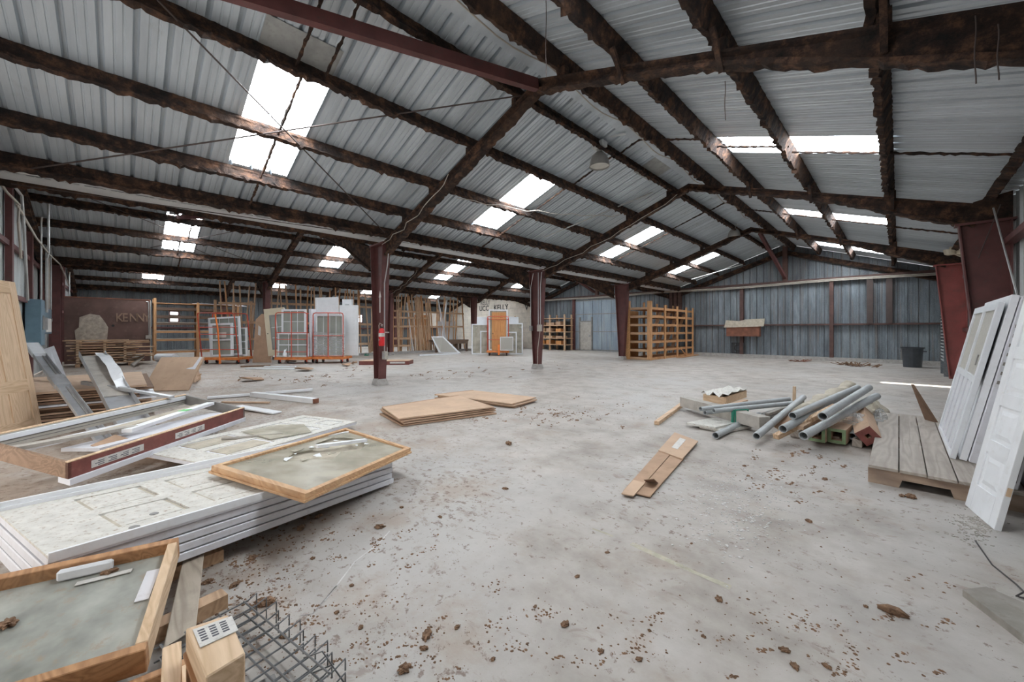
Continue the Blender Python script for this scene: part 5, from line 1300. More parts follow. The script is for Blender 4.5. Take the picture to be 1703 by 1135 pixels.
def cable(label, pts, r=.014, mat='cable', sag=.0):
    P = [Vector(p) for p in pts]; out = []
    for a, b in zip(P, P[1:]):
        for i in range(6): out.append(a.lerp(b, i / 6) + V(0, 0, -sag * math.sin(math.pi * i / 6)))
    out.append(P[-1]); solo('loose_cable', MB().path(out, r, 5), mat, label, 'cable')
wy = Y_NEAR + .5
cable('pale cable drooping in loops at the top of the near wall', [PY(0, 303, wy), PY(10, 318, wy), PY(32, 340, wy), PY(30, 370, wy), PY(35, 430, wy)], .02)
cable('long brown cable sloping down along the near wall', [PY(28, 340, wy), PY(60, 395, wy), PY(82, 423, wy), PY(100, 440, wy), PY(115, 475, wy)], .02)
cable('thick grey cable bundle hanging above the switch cabinet', [PY(16, 300, wy), PY(36, 325, wy), PY(40, 380, wy), PY(46, 500, wy)], .024, 'conduit')
# tall white pipe standing by the near column
solo('conduit_pipe', MB().path([PY(80, 322, wy), PY(81, 420, wy), PY(78, 430, wy), PY(78, 520, wy)], .025, 6), 'conduit', 'slim pale conduit dropping from the gutter beside the near wall', 'conduit')

# shelf rack behind the first cart
T = thing('shelf_rack', 'empty timber shelf rack beside the brown partition', 'shelf rack', (-24.4, 2.6, 0))
for y in (1.02, 2.55, 4.15):
    for x in (-24.0, -24.85):
        part('upright', MB().box(x - .05, x + .05, y - .05, y + .05, 0, 2.72 + (.14 if y < 1.1 else 0)), 'rack_wood_z', T, True)
for z in (.42, .98, 1.36, 1.74, 2.05, 2.42):
    part('shelf_edge', MB().box(-24.08, -24.02, 1.0, 4.2, z - .09, z), 'dark_bench' if z > 1.5 else 'rack_wood', T, True); part('shelf_edge', MB().box(-24.9, -24.84, 1.0, 4.2, z - .09, z), 'rack_wood', T, True)
    part('shelf_board', MB().box(-24.9, -24.02, 1.0, 4.2, z, z + .03), 'weathered_grey' if z < 2 else 'dark_bench', T, True)
part('top_board', MB().box(-24.95, -23.98, .95, 4.3, 2.62, 2.66), 'rack_wood', T, True)
solo('paper_sheet', MB().prism([V(-24.0, 2.5, 2.68), V(-23.9, 3.4, 2.66), V(-23.95, 4.6, 2.60), V(-24.6, 4.4, 2.7), V(-24.7, 2.4, 2.7)], (0, 0, .02)), 'white_edge', 'curling pale sheet lying on top of the shelf rack', 'sheet')

# vertical lumber racks along the second column line
def vrack(label, x, y0, y1, n, rails, seed, ztop=3.6, mats=('lumber', 'rack_wood_z', 'lumber'), curb=.13):
    r = random.Random(seed); T = thing('lumber_rack', label, 'lumber rack', (x, (y0 + y1) / 2, 0), group='timber racks for standing lumber')
    for i in range(n):
        y = y0 + (y1 - y0) * (i + .5) / n + r.uniform(-.08, .08); l = r.uniform(-.16, .16); s = r.choice((-.05, .22))
        part('upright', MB().beam((x + s, y + l, curb), (x + s + r.uniform(-.1, .1), y - l, ztop + r.uniform(-.12, .05)), .05, .07, (1, 0, 0)), r.choice(mats), T, True)
    for z, d in rails:
        part('rail', MB().beam((x + .12, y0, z), (x + .12, y1, z + r.uniform(-.04, .04)), .05, .11), 'lumber_y', T, True)
        if d: 
            part('shelf', MB().box(x - .75, x + .12, y0, y1, z - .05, z - .02), 'lumber_y', T, True)
            part('rail', MB().beam((x - .75, y0, z), (x - .75, y1, z), .05, .1), 'lumber_y', T, True)
    for y in (y0, (y0 + y1) / 2, y1):
        part('back_post', MB().box(x - .8, x - .7, y - .05, y + .05, curb, 2.8), 'lumber', T, True)
    return T
vrack('tall rack of loose timber uprights behind the orange carts', -21.3, 4.9, 10.4, 26, ((2.68, False), (1.75, True), (1.12, True), (.62, True)), 3)
vrack('short rack of timber uprights behind the strapped cart', -21.6, 3.0, 4.4, 6, ((2.6, False), (1.75, True), (1.0, True)), 5)
vrack('tall rack of loose timber uprights right of the fire extinguisher column', -21.3, 10.9, 13.6, 13, ((2.55, False), (2.15, False), (1.62, False), (.9, True), (.45, True)), 6)
vrack('timber uprights standing behind the dark workbench', -21.4, 13.7, 16.6, 9, ((2.55, False), (1.62, False)), 8)
# bundles of standing lumber
r_ = random.Random(31)
for i in range(15):
    y = 12.4 + i * .10 + r_.uniform(-.05, .05)
    white = i in (1, 3); lab = 'white trim standing among the upright boards by the workbench' if white else 'pale board standing upright in the bundle by the workbench'
    solo('standing_board', MB().beam((-21.0 + r_.uniform(-.1, .1), y, .14), (-21.4 + r_.uniform(-.1, .1), y + r_.uniform(-.3, .3), 3.35 + r_.uniform(-.3, .2)), .03, r_.uniform(.09, .16), (1, 0, 0)), 'vinyl' if white else r_.choice(('pine', 'lumber', 'pine')), lab, 'board', 'boards standing upright by the workbench')
for i, (y0, y1) in enumerate(((14.6, 15.2), (14.9, 14.5))):
    solo('standing_board', MB().beam((-21.0, y0, .8), (-21.3, y1, 3.4), .03, .14, (1, 0, 0)), 'vinyl', ('white trim leaning away from the upright bundle', 'white trim leaning towards the upright bundle')[i], 'board')
solo('leaning_sheet', MB().beam((-21.5, 15.6, .1), (-21.9, 15.6, 2.0), 1.5, .05, (1, 0, 0)), 'vinyl', 'large white panel leaning behind the dark workbench', 'panel')
solo('leaning_sheet', MB().beam((-22.0, 13.9, .1), (-22.3, 13.9, 2.4), 1.1, .05, (1, 0, 0)), 'honey_pine', 'orange-brown pine door leaning behind the upright boards', 'door')
solo('wall_board', MB().box(-26.8, -26.7, 15.8, 18.6, 1.6, 2.9), 'masonry', 'pale board wall panel behind the upright lumber', 'panel')
# far timber shelves under the painted wall
for i, (x, y, w, lb) in enumerate(((-19.0, 21.6, 2.6, 'far timber shelf stack right of the pine door cart'), (-23.2, 20.6, 2.2, 'far timber shelf stack left of the pine door cart'))):
    T = thing('shelf_rack', lb, 'shelf rack', (x, y, 0))
    for sx in (0, w / 2, w):
        for sy in (0, .8): part('upright', MB().box(x + sx - .05, x + sx + .05, y + sy - .05, y + sy + .05, 0, 2.5), 'lumber', T, True)
    for z in (.35, .8, 1.25, 1.7, 2.2): part('shelf_board', MB().box(x - .08, x + w + .08, y - .08, y + .88, z, z + .06), 'lumber_x', T, True)
    r_ = random.Random(i)
    for z in (.41, .86, 1.31, 1.76):
        for k in range(3): part('stored_piece', MB().box(x + .1 + k * w / 3, x + .1 + k * w / 3 + r_.uniform(.3, .7), y - .02, y + .6, z, z + r_.uniform(.08, .3)), r_.choice(('lumber', 'honey_pine', 'cardboard')), T, True)
# dark workbench
y0, y1 = 13.7, 16.3
T = thing('workbench', 'low dark timber workbench behind the fallen window screen', 'workbench', (-20.7, 15, 0))
part('top', MB().box(-21.25, -20.35, y0, y1, .68, .78), 'dark_bench', T, True)
part('apron', MB().box(-20.42, -20.36, y0 + .05, y1 - .05, .52, .68), 'dark_bench', T, True)
for y in (y0 + .1, y0 + .9, y1 - .9, y1 - .1):
    for x in (-21.15, -20.45): part('leg', MB().box(x - .06, x + .06, y - .06, y + .06, 0 if x > -20.7 else .13, .68), 'dark_bench', T, True)
# fallen screen and trim in front of the bench
a, b = G(730, 588), G(766, 588.5)
c = b - a; mt = frame_mtx(a, c, V(0, 0, 1))
f = qmap(a + V(0, 0, .03), b + V(0, 0, .02), PX(737, 560, -19.6), PX(717, 560, -19.9))
T = thing('window_screen', 'white framed window screen leaning on its edge by the workbench', 'window screen', (a + b) / 2)
for (u0, u1, v0, v1) in ((0, .1, 0, 1), (.9, 1, 0, 1), (.1, .9, 0, .05), (.1, .9, .95, 1)): part('frame', qbox(MB(), f, u0, u1, v0, v1, 0, .03), 'vinyl', T, True)
part('mesh', qbox(MB(), f, .1, .9, .05, .95, .012, .018), 'screen_mesh', T, True)
stick('long white trim lying in front of the workbench', G(697, 591, .04), G(762, 588.5, .04), .14, .07, 'vinyl')
solo('grass_tuft', MB().path([G(608, 590) + V(.02 * i, 0, 0) for i in range(2)], .01, 4) if False else (lambda mb: [mb.path([G(606 + i * .8, 592), G(606 + i * .8 + math.sin(i) * 2, 592) + V(0, 0, .16)], [.02, .002], 4) for i in range(9)] and mb)(MB()), 'green_strap', 'small green weed at the kerb left of the column', 'weed')

# ------------------------------------------------------------------ fire extinguisher and boxes on the columns
q = V(-9.27, 4.6 - .16, 1.48) 
T = thing('fire_extinguisher', 'red fire extinguisher hung on the near column', 'fire extinguisher', (-9.03, 4.50, 1.0)); T.scale = (.78, .78, .76)
part('cylinder', MB().lathe([(0, 0), (.085, 0), (.092, .02), (.092, .48), (.07, .55), (.03, .58), (0, .58)], 18), 'red_ext', T, smooth_=True)
part('label_band', MB().lathe([(.0935, .30), (.0935, .42)], 18), 'paper', T)
part('arrow_mark', MB().prism([(-.01, -.094, .16), (.05, -.094, .2), (-.01, -.094, .24)], (0, -.002, 0)), 'paper', T)
part('valve', MB().box(-.03, .03, -.03, .03, .58, .64), 'black_rubber', T); part('lever', MB().beam((-.02, 0, .65), (.10, -.02, .69), .03, .015), 'conduit', T)
part('hose', MB().path([(.03, 0, .62), (.06, -.03, .70), (-.03, -.05, .74), (-.11, -.04, .66), (-.105, -.02, .45), (-.1, -.02, .3)], .013, 6), 'cable', T, smooth_=True)
part('bracket', MB().box(.06, .34, .05, .08, .42, .46), 'conduit', T)
T = thing('junction_box', 'grey junction box low on the fire extinguisher column', 'junction box', (-9.04, 4.60, .66)); part('box', MB().box(-.08, .08, -.05, .03, 0, .2), 'weathered_grey', T, bev=.006); part('conduit', MB().path([(.0, -.02, .2), (.0, -.02, 1.9), (.16, -.02, 2.35), (.2, -.02, 2.6)], .014, 6), 'conduit', T); part('cover', MB().box(-.06, .06, -.056, -.05, .03, .17), 'conduit', T)
solo('arrow_sign', MB().prism([V(x + .2, 4.486, z + .0) for x, z in ((-9.32, 1.82), (-9.27, 1.82), (-9.27, 2.2), (-9.23, 2.2), (-9.295, 2.36), (-9.36, 2.2), (-9.32, 2.2))], (0, .003, 0)), 'paper', 'faded pale arrow sign stuck above the fire extinguisher', 'sign')
T = thing('junction_box', 'pair of grey switch boxes on the mid-floor column', 'junction box', (-9.15, 10.5, 1.35)); part('box', MB().box(-.02, .16, -.05, .03, 0, .24), 'weathered_grey', T, bev=.006); part('box', MB().box(-.4, -.28, -.05, .03, .02, .2), 'grey_dark', T, bev=.006)
for i, x in enumerate((.02, .12, -.34)): part('conduit', MB().path([(x, -.02, .2), (x, -.02, 1.6), (x + .06 * i, -.02, 2.1)], .013, 6), 'conduit', T)
part('conduit', MB().path([(.1, -.02, 0), (.0, -.02, -.6), (-.02, -.02, -1.2)], .012, 6), 'cable', T)

# ------------------------------------------------------------------ OSB lumber rack by the third column
T = thing('shelf_rack', 'tall orange lumber shelf rack with an OSB end panel by the gable wall', 'shelf rack', (-8.6, 19.8, 0))
X0, X1, Y0, Y1 = -9.15, -8.15, 17.2, 22.3
part('end_panel', MB().box(X0 - .3, X0 + .05, Y0 - .1, Y0 - .06, 0, 2.35), 'osb', T, True, label='speckled OSB end sheet'); part('end_panel', MB().box(X0 - .32, X0 - .28, Y0 - .1, Y0 + 1.4, 0, 2.35), 'osb', T, True)
lev = (.06, .44, .84, 1.24, 1.64, 2.04, 2.42)
for i, z in enumerate(lev):
    dz = 0.0
    part('shelf_rail', MB().beam((X1, Y0, z), (X1, Y1 + .1, z + dz), .05, .11), 'rack_wood', T, True)
    part('shelf_rail', MB().beam((X0, Y0, z), (X0, Y1, z + dz), .05, .11), 'rack_wood', T, True)
    part('end_rail', MB().box(X0, X1, Y0 - .03, Y0 + .03, z - .055, z + .055), 'lumber_x', T, True)
    part('shelf_board', MB().box(X0 + .03, X1 - .03, Y0 + .05, Y1, z + .02, z + .045), 'rack_wood', T, True)
for y in (Y0, Y0 + 1.5, Y0 + 3.0, Y0 + 4.2, Y1 + .02):
    part('upright', MB().box(X1 + .025, X1 + .085, y - .06, y + .06, 0, 2.75 if y in (Y0,) else 2.62), 'rack_wood_z', T, True); part('upright', MB().box(X0 - .06, X0, y - .06, y + .06, 0, 2.8), 'rack_wood_z', T, True)
part('corner_board', MB().box(X1 - .1, X1 + .1, Y0 - .08, Y0 - .05, .05, 2.75), 'rack_wood_z', T, True)
for k in range(4): part('divider', MB().beam((X0 + .3, Y0 + 1.2 + k * 1.0, .5), (X1 - .2, Y0 + 1.6 + k * 1.0, 2.3), .03, .16, (1, 0, 0)), 'lumber', T, True)
part('broken_slat', MB().beam((X1 + .1, Y0 + 3.2, .5), (X1 + .35, Y0 + 3.5, .02), .08, .03), 'rack_wood', T, True); part('broken_slat', MB().beam((X1 + .3, Y0 + 2.6, .02), (X1 + .15, Y1 + .3, .03), .3, .03), 'rack_wood', T, True)

# things along the gable wall
a, b = PY(1205, 533, 22.3), PY(1263, 560, 22.3)
T = thing('wall_box', 'rusty wall trough with a drooping grey sheet on top', 'wall box', (a.x, 22.5, 0))
part('box', MB().box(a.x + .1, b.x, 22.25, 22.56, b.z, b.z + .5), 'rust_sheet', T, True)
part('sheet', MB().prism([V(a.x, 22.2, b.z + .45), V(b.x + .2, 22.2, b.z + .5), V(b.x + .25, 22.2, a.z + .05), V(a.x + 1.0, 22.2, a.z + .02), V(a.x + .7, 22.2, a.z - .06), V(a.x + .1, 22.2, a.z)], (0, .05, 0)), 'tan_dust', T, True, label='drooping grey-tan sheet')
q = PY(1226, 580, 22.45)
T = thing('wall_vent', 'small dark scrolled vent grille low on the gable wall', 'vent', (q.x, 22.6, q.z - .25))
part('frame', MB().box(-.3, .3, -.04, 0, 0, .05).box(-.3, .3, -.04, 0, .5, .55).box(-.3, -.25, -.04, 0, .05, .5).box(.25, .3, -.04, 0, .05, .5), 'black_rubber', T)
for i in range(4): part('bar', MB().box(-.2 + i * .12, -.17 + i * .12, -.03, -.01, .05, .5), 'black_rubber', T)
part('ring', MB().path([(.16 * math.cos(t * .5), -.03, .27 + .16 * math.sin(t * .5)) for t in range(14)], .02, 5), 'black_rubber', T)
p = G(1517.5, 611)
T = thing('trash_bin', 'dark grey plastic bin standing by the gable wall', 'bin', (p.x, p.y, 0))
part('body', MB().lathe([(0, 0), (.25, 0), (.29, .70), (.30, .70), (.30, .74), (.28, .74), (.24, .03), (0, .03)], 24), 'bin_plastic', T, smooth_=False)
part('rim', MB().lathe([(.29, .70), (.325, .71), (.325, .75), (.28, .75)], 24), 'bin_plastic', T)
for s in (-1, 1): part('handle', MB().box(s * .30 - .03, s * .30 + .04 * s + .03, -.06, .06, .58, .62), 'bin_plastic', T)
for i, (px, py, w) in enumerate(((1325, 602, .3), (1425, 609, .4), (1438, 611, .35), (1412, 608, .35))):
    c = G(px, py); r_ = random.Random(i + 50); mb = MB()
    for k in range(16): 
        d = V(r_.uniform(-w, w), r_.uniform(-.2, .2), 0); mb.beam(c + d + V(0, 0, .02), c + d + V(r_.uniform(-.3, .3), r_.uniform(-.2, .2), r_.uniform(.03, .14)), .04, .015)
    solo('debris_heap', mb, 'rust_sheet' if i == 0 else 'dirt', ('rust-orange debris at the foot of the gable wall', 'brown debris heap left of the bin', 'brown debris heap nearest the bin', 'brown twiggy debris near the wall left of the bin')[i], 'debris')

# ------------------------------------------------------------------ lamps
def highbay(label, c, w=.21):
    T = thing('high_bay_lamp', label, 'lamp', c)
    part('shade', MB().lathe([(w, -.02), (w, 0), (w * .93, .10), (w * .75, .2), (w * .45, .27), (w * .3, .29), (w * .28, .27), (w * .42, .25), (w * .7, .18), (w * .88, .09), (w * .96, 0), (w * .96, -.02)], 24), 'lamp_shell', T, smooth_=True)
    part('lens', MB().lathe([(0, .01), (w * .95, .01)], 24), 'lamp_inside', T)
    part('socket', MB().lathe([(.05, .28), (.06, .3), (.06, .38), (0, .38)], 12), 'lamp_shell', T); part('ballast_box', MB().box(-.14, .14, -.09, .09, .38, .50), 'flashing', T, bev=.01)
    part('hook', MB().path([(0, 0, .5), (0, 0, .56), (.02, 0, .60)], .012, 6), 'steel_rod', T)
    part('hanger_rail', MB().beam((-.5, -.25, .57), (.45, .3, .63), .05, .03), 'flashing', T)
    return T
highbay('bell-shaped high bay lamp hanging near the ridge, the closer one', PX(997, 276, -4.5)); highbay('bell-shaped high bay lamp far down the ridge', PX(1221, 393, -4.5), .22)
q = PY(1590, 421, 16.4)
T = thing('floodlight', 'cream twin floodlight on the brightly lit red wall column', 'floodlight', q)
for s in (-.12, .12): part('head', MB().lathe([(.04, 0), (.10, .03), (.13, .16), (.0, .16)], 14, (s, 0, -.05)), 'flood_cream', T)
part('housing', MB().box(-.12, .14, .06, .22, -.02, .2), 'flood_cream', T, bev=.01); part('arm', MB().beam((0, .15, 0), (.3, .3, -.2), .05, .05), 'flood_cream', T)
# floodlight seen behind the near column
q = PX(611, 449, -19.4)
T = thing('floodlight', 'pale floodlight hung under the far roof left of the near column', 'floodlight', q); part('housing', MB().box(-.2, .2, -.3, .3, -.2, .2), 'lamp_shell', T, bev=.03); part('visor', MB().box(.2, .26, -.34, .34, -.24, .24), 'flashing', T)
# ------------------------------------------------------------------ pipe heap
def pipe(label, a, b, r, mat='pvc'):
    a, b = Vector(a), Vector(b); T = thing('plastic_pipe', label, 'pipe', a, group='grey plastic pipes in the heap')
    d = (b - a); L = d.length; d.normalize(); n = 18
    x = d.cross(V(0, 0, 1)).normalized(); y = x.cross(d)
    mb = MB()
    def ring(p, rr): return [p + x * math.cos(2 * math.pi * k / n) * rr + y * math.sin(2 * math.pi * k / n) * rr for k in range(n)]
    ri = r * .84
    mb.v = ring(a, r) + ring(b, r) + ring(a, ri) + ring(b, ri)
    for k in range(n):
        k2 = (k + 1) % n
        mb.f += [(k, k2, n + k2, n + k), (k, 2 * n + k, 2 * n + k2, k2), (n + k, n + k2, 3 * n + k2, 3 * n + k)]
    part('wall', mb, mat, T, True, smooth_=False)
    m2 = MB(); m2.v = ring(a, ri) + ring(b, ri); m2.f = [(k, (k + 1) % n, n + (k + 1) % n, n + k) for k in range(n)]
    part('bore', m2, mat, T, True)
    return T
pipe('long thick grey pipe, lowest and nearest in the heap', G(1336, 725.5, .19), G(1458, 659, .44), .048)
pipe('grey pipe lying highest in the heap with a white wrap', G(1368, 693, .40), G(1445, 645, .54), .047)
pipe('grey pipe left of the tan timber in the heap', G(1302, 714, .22), G(1424, 648, .47), .046)
pipe('grey pipe partly hidden behind the heap', G(1318, 692, .34), G(1426, 645, .50), .044)
pipe('grey pipe angled low towards the camera at the heap front', G(1258, 726, .12), G(1336, 661, .34), .042)
pipe('grey pipe lying flat on the floor under the green strap', G(1190, 725, .045), G(1262, 690, .06), .042)
for i, (a, b, z, lb) in enumerate((((1165, 681), (1312, 664), .24, 'thin grey pipe at the back of the left bundle'), ((1172, 687), (1318, 668), .16, 'thin grey pipe lowest in the left bundle'), ((1187, 684), (1330, 670), .24, 'thin grey pipe at the front of the left bundle'))): pipe(lb, G(a[0], a[1], z), G(b[0], b[1], z + .05), .034)
pipe('short grey pipe between green and red posts', G(1417, 726, .10), G(1450, 680, .12), .04)
def timber(label, a, b, w, h, mat, up=(0, 0, 1), cat='timber', name='timber_piece', bev=.003):
    return solo(name, MB().beam(a, b, w, h, up), mat, label, cat, bev=bev)
timber('tan timber baton lying between the pipes', G(1290, 727, .10), G(1390, 676, .40), .07, .06, 'pine_y')
timber('second pale timber under the pipes', G(1330, 712, .2), G(1410, 665, .36), .08, .05, 'cardboard_light')
# green ended hollow posts
def post_box(label, c, half, d, L, face, side, roll=0, endw=.32):
    """hollow square post; c = centre of its near end"""
    d = Vector(d).normalized(); x = d.cross(V(0, 0, 1)).normalized(); y = x.cross(d)
    if roll: x, y = x * math.cos(roll) + y * math.sin(roll), y * math.cos(roll) - x * math.sin(roll)
    T = thing('hollow_post', label, 'post', c)
    t = half * (1 - endw * 1.6)
    def bx(u0, u1, v0, v1, w0, w1): return MB().hexa([c + x * u + y * v + d * w for w in (w0, w1) for u, v in ((u0, v0), (u1, v0), (u1, v1), (u0, v1))])
    for (u0, u1, v0, v1) in ((-half, half, t, half), (-half, half, -half, -t), (-half, -t, -t, t), (t, half, -t, t)):
        part('side', bx(u0, u1, v0, v1, .012, L), side, T, True); part('end_grain', bx(u0, u1, v0, v1, 0, .012), face, T, True)
    return T
dd = (G(1440, 665, .2) - G(1365, 722, .2)).normalized()
post_box('green ended hollow post on the right of the pair', G(1391, 726, .12), .085, dd, 1.5, 'green_paint', 'cardboard_light', 0, .25)
post_box('green ended hollow post on the left of the pair', G(1358, 724, .12), .08, dd, 1.4, 'green_paint', 'cardboard_light', 0, .25)
post_box('red ended post turned on edge by the pallet', G(1444, 726, .16), .085, V(-.10, 1, .06), 1.25, 'mahogany', 'cardboard_light', math.radians(40), .45)
# plastic film blobs over the posts
def blob(label, c, rx, ry, rz_, mat, seed, cat='plastic film', n=22, m=14):
    r = random.Random(seed); mb = MB()
    for j in range(m + 1):
        ph = math.pi * .5 * j / m
        for i in range(n):
            t = 2 * math.pi * i / n; k = 1 + .22 * math.sin(3 * t + seed + 2 * ph) + .12 * math.sin(7 * t + 3 * ph) + r.uniform(-.06, .06)
            mb.v.append(c + V(rx * math.cos(t) * math.cos(ph) * k, ry * math.sin(t) * math.cos(ph) * k, rz_ * math.sin(ph) * (1 + .2 * math.sin(4 * t)) + r.uniform(-.01, .01)))
    for j in range(m):
        for i in range(n): mb.f.append((j * n + i, j * n + (i + 1) % n, (j + 1) * n + (i + 1) % n, (j + 1) * n + i))
    return solo('crumpled_film', mb, mat, label, cat, smooth_=True)
blob('crumpled clear film over the green ended posts', G(1425, 712, .14), .16, .22, .16, 'film', 3)
blob('crumpled clear film beside the red ended post', G(1462, 716, .0), .10, .26, .26, 'film', 5)
blob('crumpled tan paper behind the red ended post', G(1452, 690, .08), .16, .3, .2, 'tan_dust', 8, 'paper')
mb = MB()
a, b = G(1330, 690, .22), G(1412, 646, .42)
pts = [a.lerp(b, i / 12) + V(.02 * math.sin(i * 2.1), 0, .02 * math.sin(i * 1.7)) for i in range(13)]
solo('wrapped_bundle', MB().path(pts, [.10 + .015 * math.sin(i * 2.7) for i in range(13)], 10).bump_up(.012, 3), 'tan_dust', 'lumpy tan wrapped bundle at the back of the pipe heap', 'bundle', smooth_=True)
# left part of the heap
timber('thick film-wrapped timber lying across the left of the heap', G(1138, 668, .14), G(1272, 704, .16), .17, .16, 'weathered_grey')
c = G(1231, 693, .15); dt_ = (G(1272, 704, .16) - G(1138, 668, .14)).normalized(); sd_ = V(-dt_.y, dt_.x, 0).normalized()
mb = MB()
for o_ in (-.04, .03):
    k = c + dt_ * o_; mb.path([k + sd_ * .1 - V(0, 0, .1), k + sd_ * .1 + V(0, 0, .1), k - sd_ * .1 + V(0, 0, .1), k - sd_ * .1 - V(0, 0, .1), k + sd_ * .1 - V(0, 0, .1)], .014, 5)
mb.path([c - sd_ * .1 + V(0, 0, .1), c - sd_ * .12 + V(0, 0, -.02), c - sd_ * .13 - V(0, 0, .12)], .02, 5)
solo('tie_strap', mb, 'green_strap', 'dark green strap tied around the wrapped timber', 'strap')
for i, (c, lb) in enumerate((([(1141, 703), (1184, 695), (1228, 702), (1190, 711)], 'flat pale board on the floor left of the heap, upper'), ([(1163, 709), (1215, 703), (1250, 709), (1205, 717)], 'flat pale board on the floor left of the heap, lower'))):
    z = .07 - .03 * i; f = qmap(*[G(x, y, z) for x, y in c]); solo('flat_board', qbox(MB(), f, 0, 1, 0, 1, -.03, 0), 'white_dusty', lb, 'board')
a = G(1171, 668); 
T = thing('wood_box_frame', 'open tan wood frame with white wrap behind the heap', 'frame', a)
b, c = G(1205, 673), G(1240, 661); d_ = a + c - b
for (p, q) in ((a, b), (b, c), (c, d_), (d_, a)): part('side', MB().beam(p + V(0, 0, .07), q + V(0, 0, .07), .04, .14), 'pine_x', T, True)
mb = MB(); f = qmap(a, b, c, d_)
for j in range(9):
    for i in range(9): mb.v.append(f(-.1 + 1.2 * i / 8, -.05 + 1.1 * j / 8, .17 + .05 * math.sin(i * 1.9 + j) * math.cos(j * 1.3)))
for j in range(8):
    for i in range(8): mb.f.append((j * 9 + i, j * 9 + i + 1, (j + 1) * 9 + i + 1, (j + 1) * 9 + i))
part('wrap', mb, 'white_dusty', T, True, smooth_=True, label='white wrapping sheet')
timber('short pale timber leaning on the open wood frame', G(1205, 678, .03), G(1240, 667, .03), .08, .05, 'cardboard_light')
timber('thin timber stick lying on the floor left of the heap', G(1092, 704, .03), G(1137, 671, .03), .07, .055, 'pine_y')
timber('grey weathered stick in the middle of the heap', G(1275, 690, .12), G(1335, 668, .14), .05, .04, 'weathered_grey'); timber('dark weathered board in the middle of the heap', G(1262, 694, .06), G(1325, 674, .08), .14, .03, 'grey_dark')
timber('rough upright stub among the pipes', G(1320, 690, .0), G(1321, 690, .0) + V(0, .02, .46), .05, .04, 'pine', (1, 0, 0))
timber('curled cardboard flap in the middle of the heap', G(1290, 712, .1), G(1326, 688, .22), .16, .012, 'cardboard', (.5, .2, 1), 'cardboard', 'cardboard_flap')
for i in range(4): timber(('long thin bearer under the pipes, far left', 'long thin bearer under the pipes, left', 'long thin bearer under the pipes, right', 'long thin bearer under the pipes, far right')[i], V(-.95 + i * .2, 6.1, .05), V(-.8 + i * .2, 8.0, .05), .09, .09, 'deck_plank')
# flattened cardboard strip
T = thing('cardboard_strip', 'long flattened cardboard strip lying alone on the floor', 'cardboard', G(1095, 775))
f = qmap(*[G(x, y, .012) for x, y in ((1037, 818), (1081, 828), (1161, 737), (1122, 722))])
part('flap', qbox(MB(), f, 0, .48, 0, .62, 0, .012), 'cardboard', T, True); part('flap', qbox(MB(), f, .5, 1, 0, .62, 0, .008), 'cardboard', T, True)
part('flap', qbox(MB(), f, 0, 1, .58, 1, .012, .022), 'cardboard_light', T, True); part('torn_end', qbox(MB(), f, .04, .5, -.04, .12, .01, .018), 'cardboard_light', T, True)
part('curl', MB().prism([f(.52, .14, .01), f(.9, .16, .01), f(.9, .09, .09), f(.55, .08, .07)], (0, .006, .004)), 'cardboard_dark', T, True); part('tape_mark', qbox(MB(), f, .35, .6, .7, .93, .022, .024), 'paper', T, True)

# ------------------------------------------------------------------ pallet and leaning doors on the right
T = thing('timber_pallet', 'grey plank pallet under the leaning white doors', 'pallet', (.45, 6.4, 0))
x0, x1, y0, y1 = -.20, 1.12, 4.78, 8.0
wds = [.20, .17, .17, .18, .17, .2, .2]; x = x0; i = 0
while x < x1 - .05:
    w = wds[i % 7]; part('deck_board', MB().box(x + .004, min(x + w - .004, x1), y0 + random.uniform(-.01, .01), y1 + random.uniform(-.05, .05), .135, .16), 'deck_plank', T, True, bev=.002); x += w; i += 1
for y in (y0 + .02, (y0 + y1) / 2, y1 - .06):
    mb = MB().prism([V(x0, y, 0), V(x0 + .2, y, 0), V(x0 + .22, y, .07), V(x0 + .5, y, .07), V(x0 + .52, y, 0), V(x1, y, 0), V(x1, y, .135), V(x0, y, .135)], (0, .05, 0))
    part('stringer', mb, 'old_timber', T, True)
for x in (x0 + .02, x1 - .06): part('side_runner', MB().box(x, x + .04, y0 + .08, y1, .0, .13), 'old_timber', T, True)
solo('wood_edge_board', MB().beam((-.35, 8.3, .05), (.75, 8.15, .05), .1, .10), 'lumber_x', 'dirty edge board at the far end of the grey pallet', 'board')
solo('cardboard_flap', MB().prism([V(.25, 7.75, .16), V(.34, 7.6, .16), V(.18, 7.72, .50), V(.12, 7.85, .62)], (.03, .03, 0)), 'cardboard_dark', 'brown cardboard corner sticking up behind the screen doors', 'cardboard')
# bifold leaf standing in front
base = V(.385, 4.70, 0.0); xd = V(.10, -.47, 0)
mt = frame_mtx(base, xd, V(.19, .0, 1.0))
T = thing('bifold_door', 'clean white five panel bifold leaf leaning in front at the right edge', 'door', mtx=mt)
panel_door(T, .46, 2.0, .035, (1, 1, 1, 1, 1), 1, 'white_paint', .085, .09, .1)
part('wood_plug', MB().box(.462, .463, -.012, .012, .25, .31), 'pine', T, label='bare wood patch on the edge')
part('hinge', MB().box(.458, .464, -.012, .012, 1.2, 1.28), 'conduit', T)
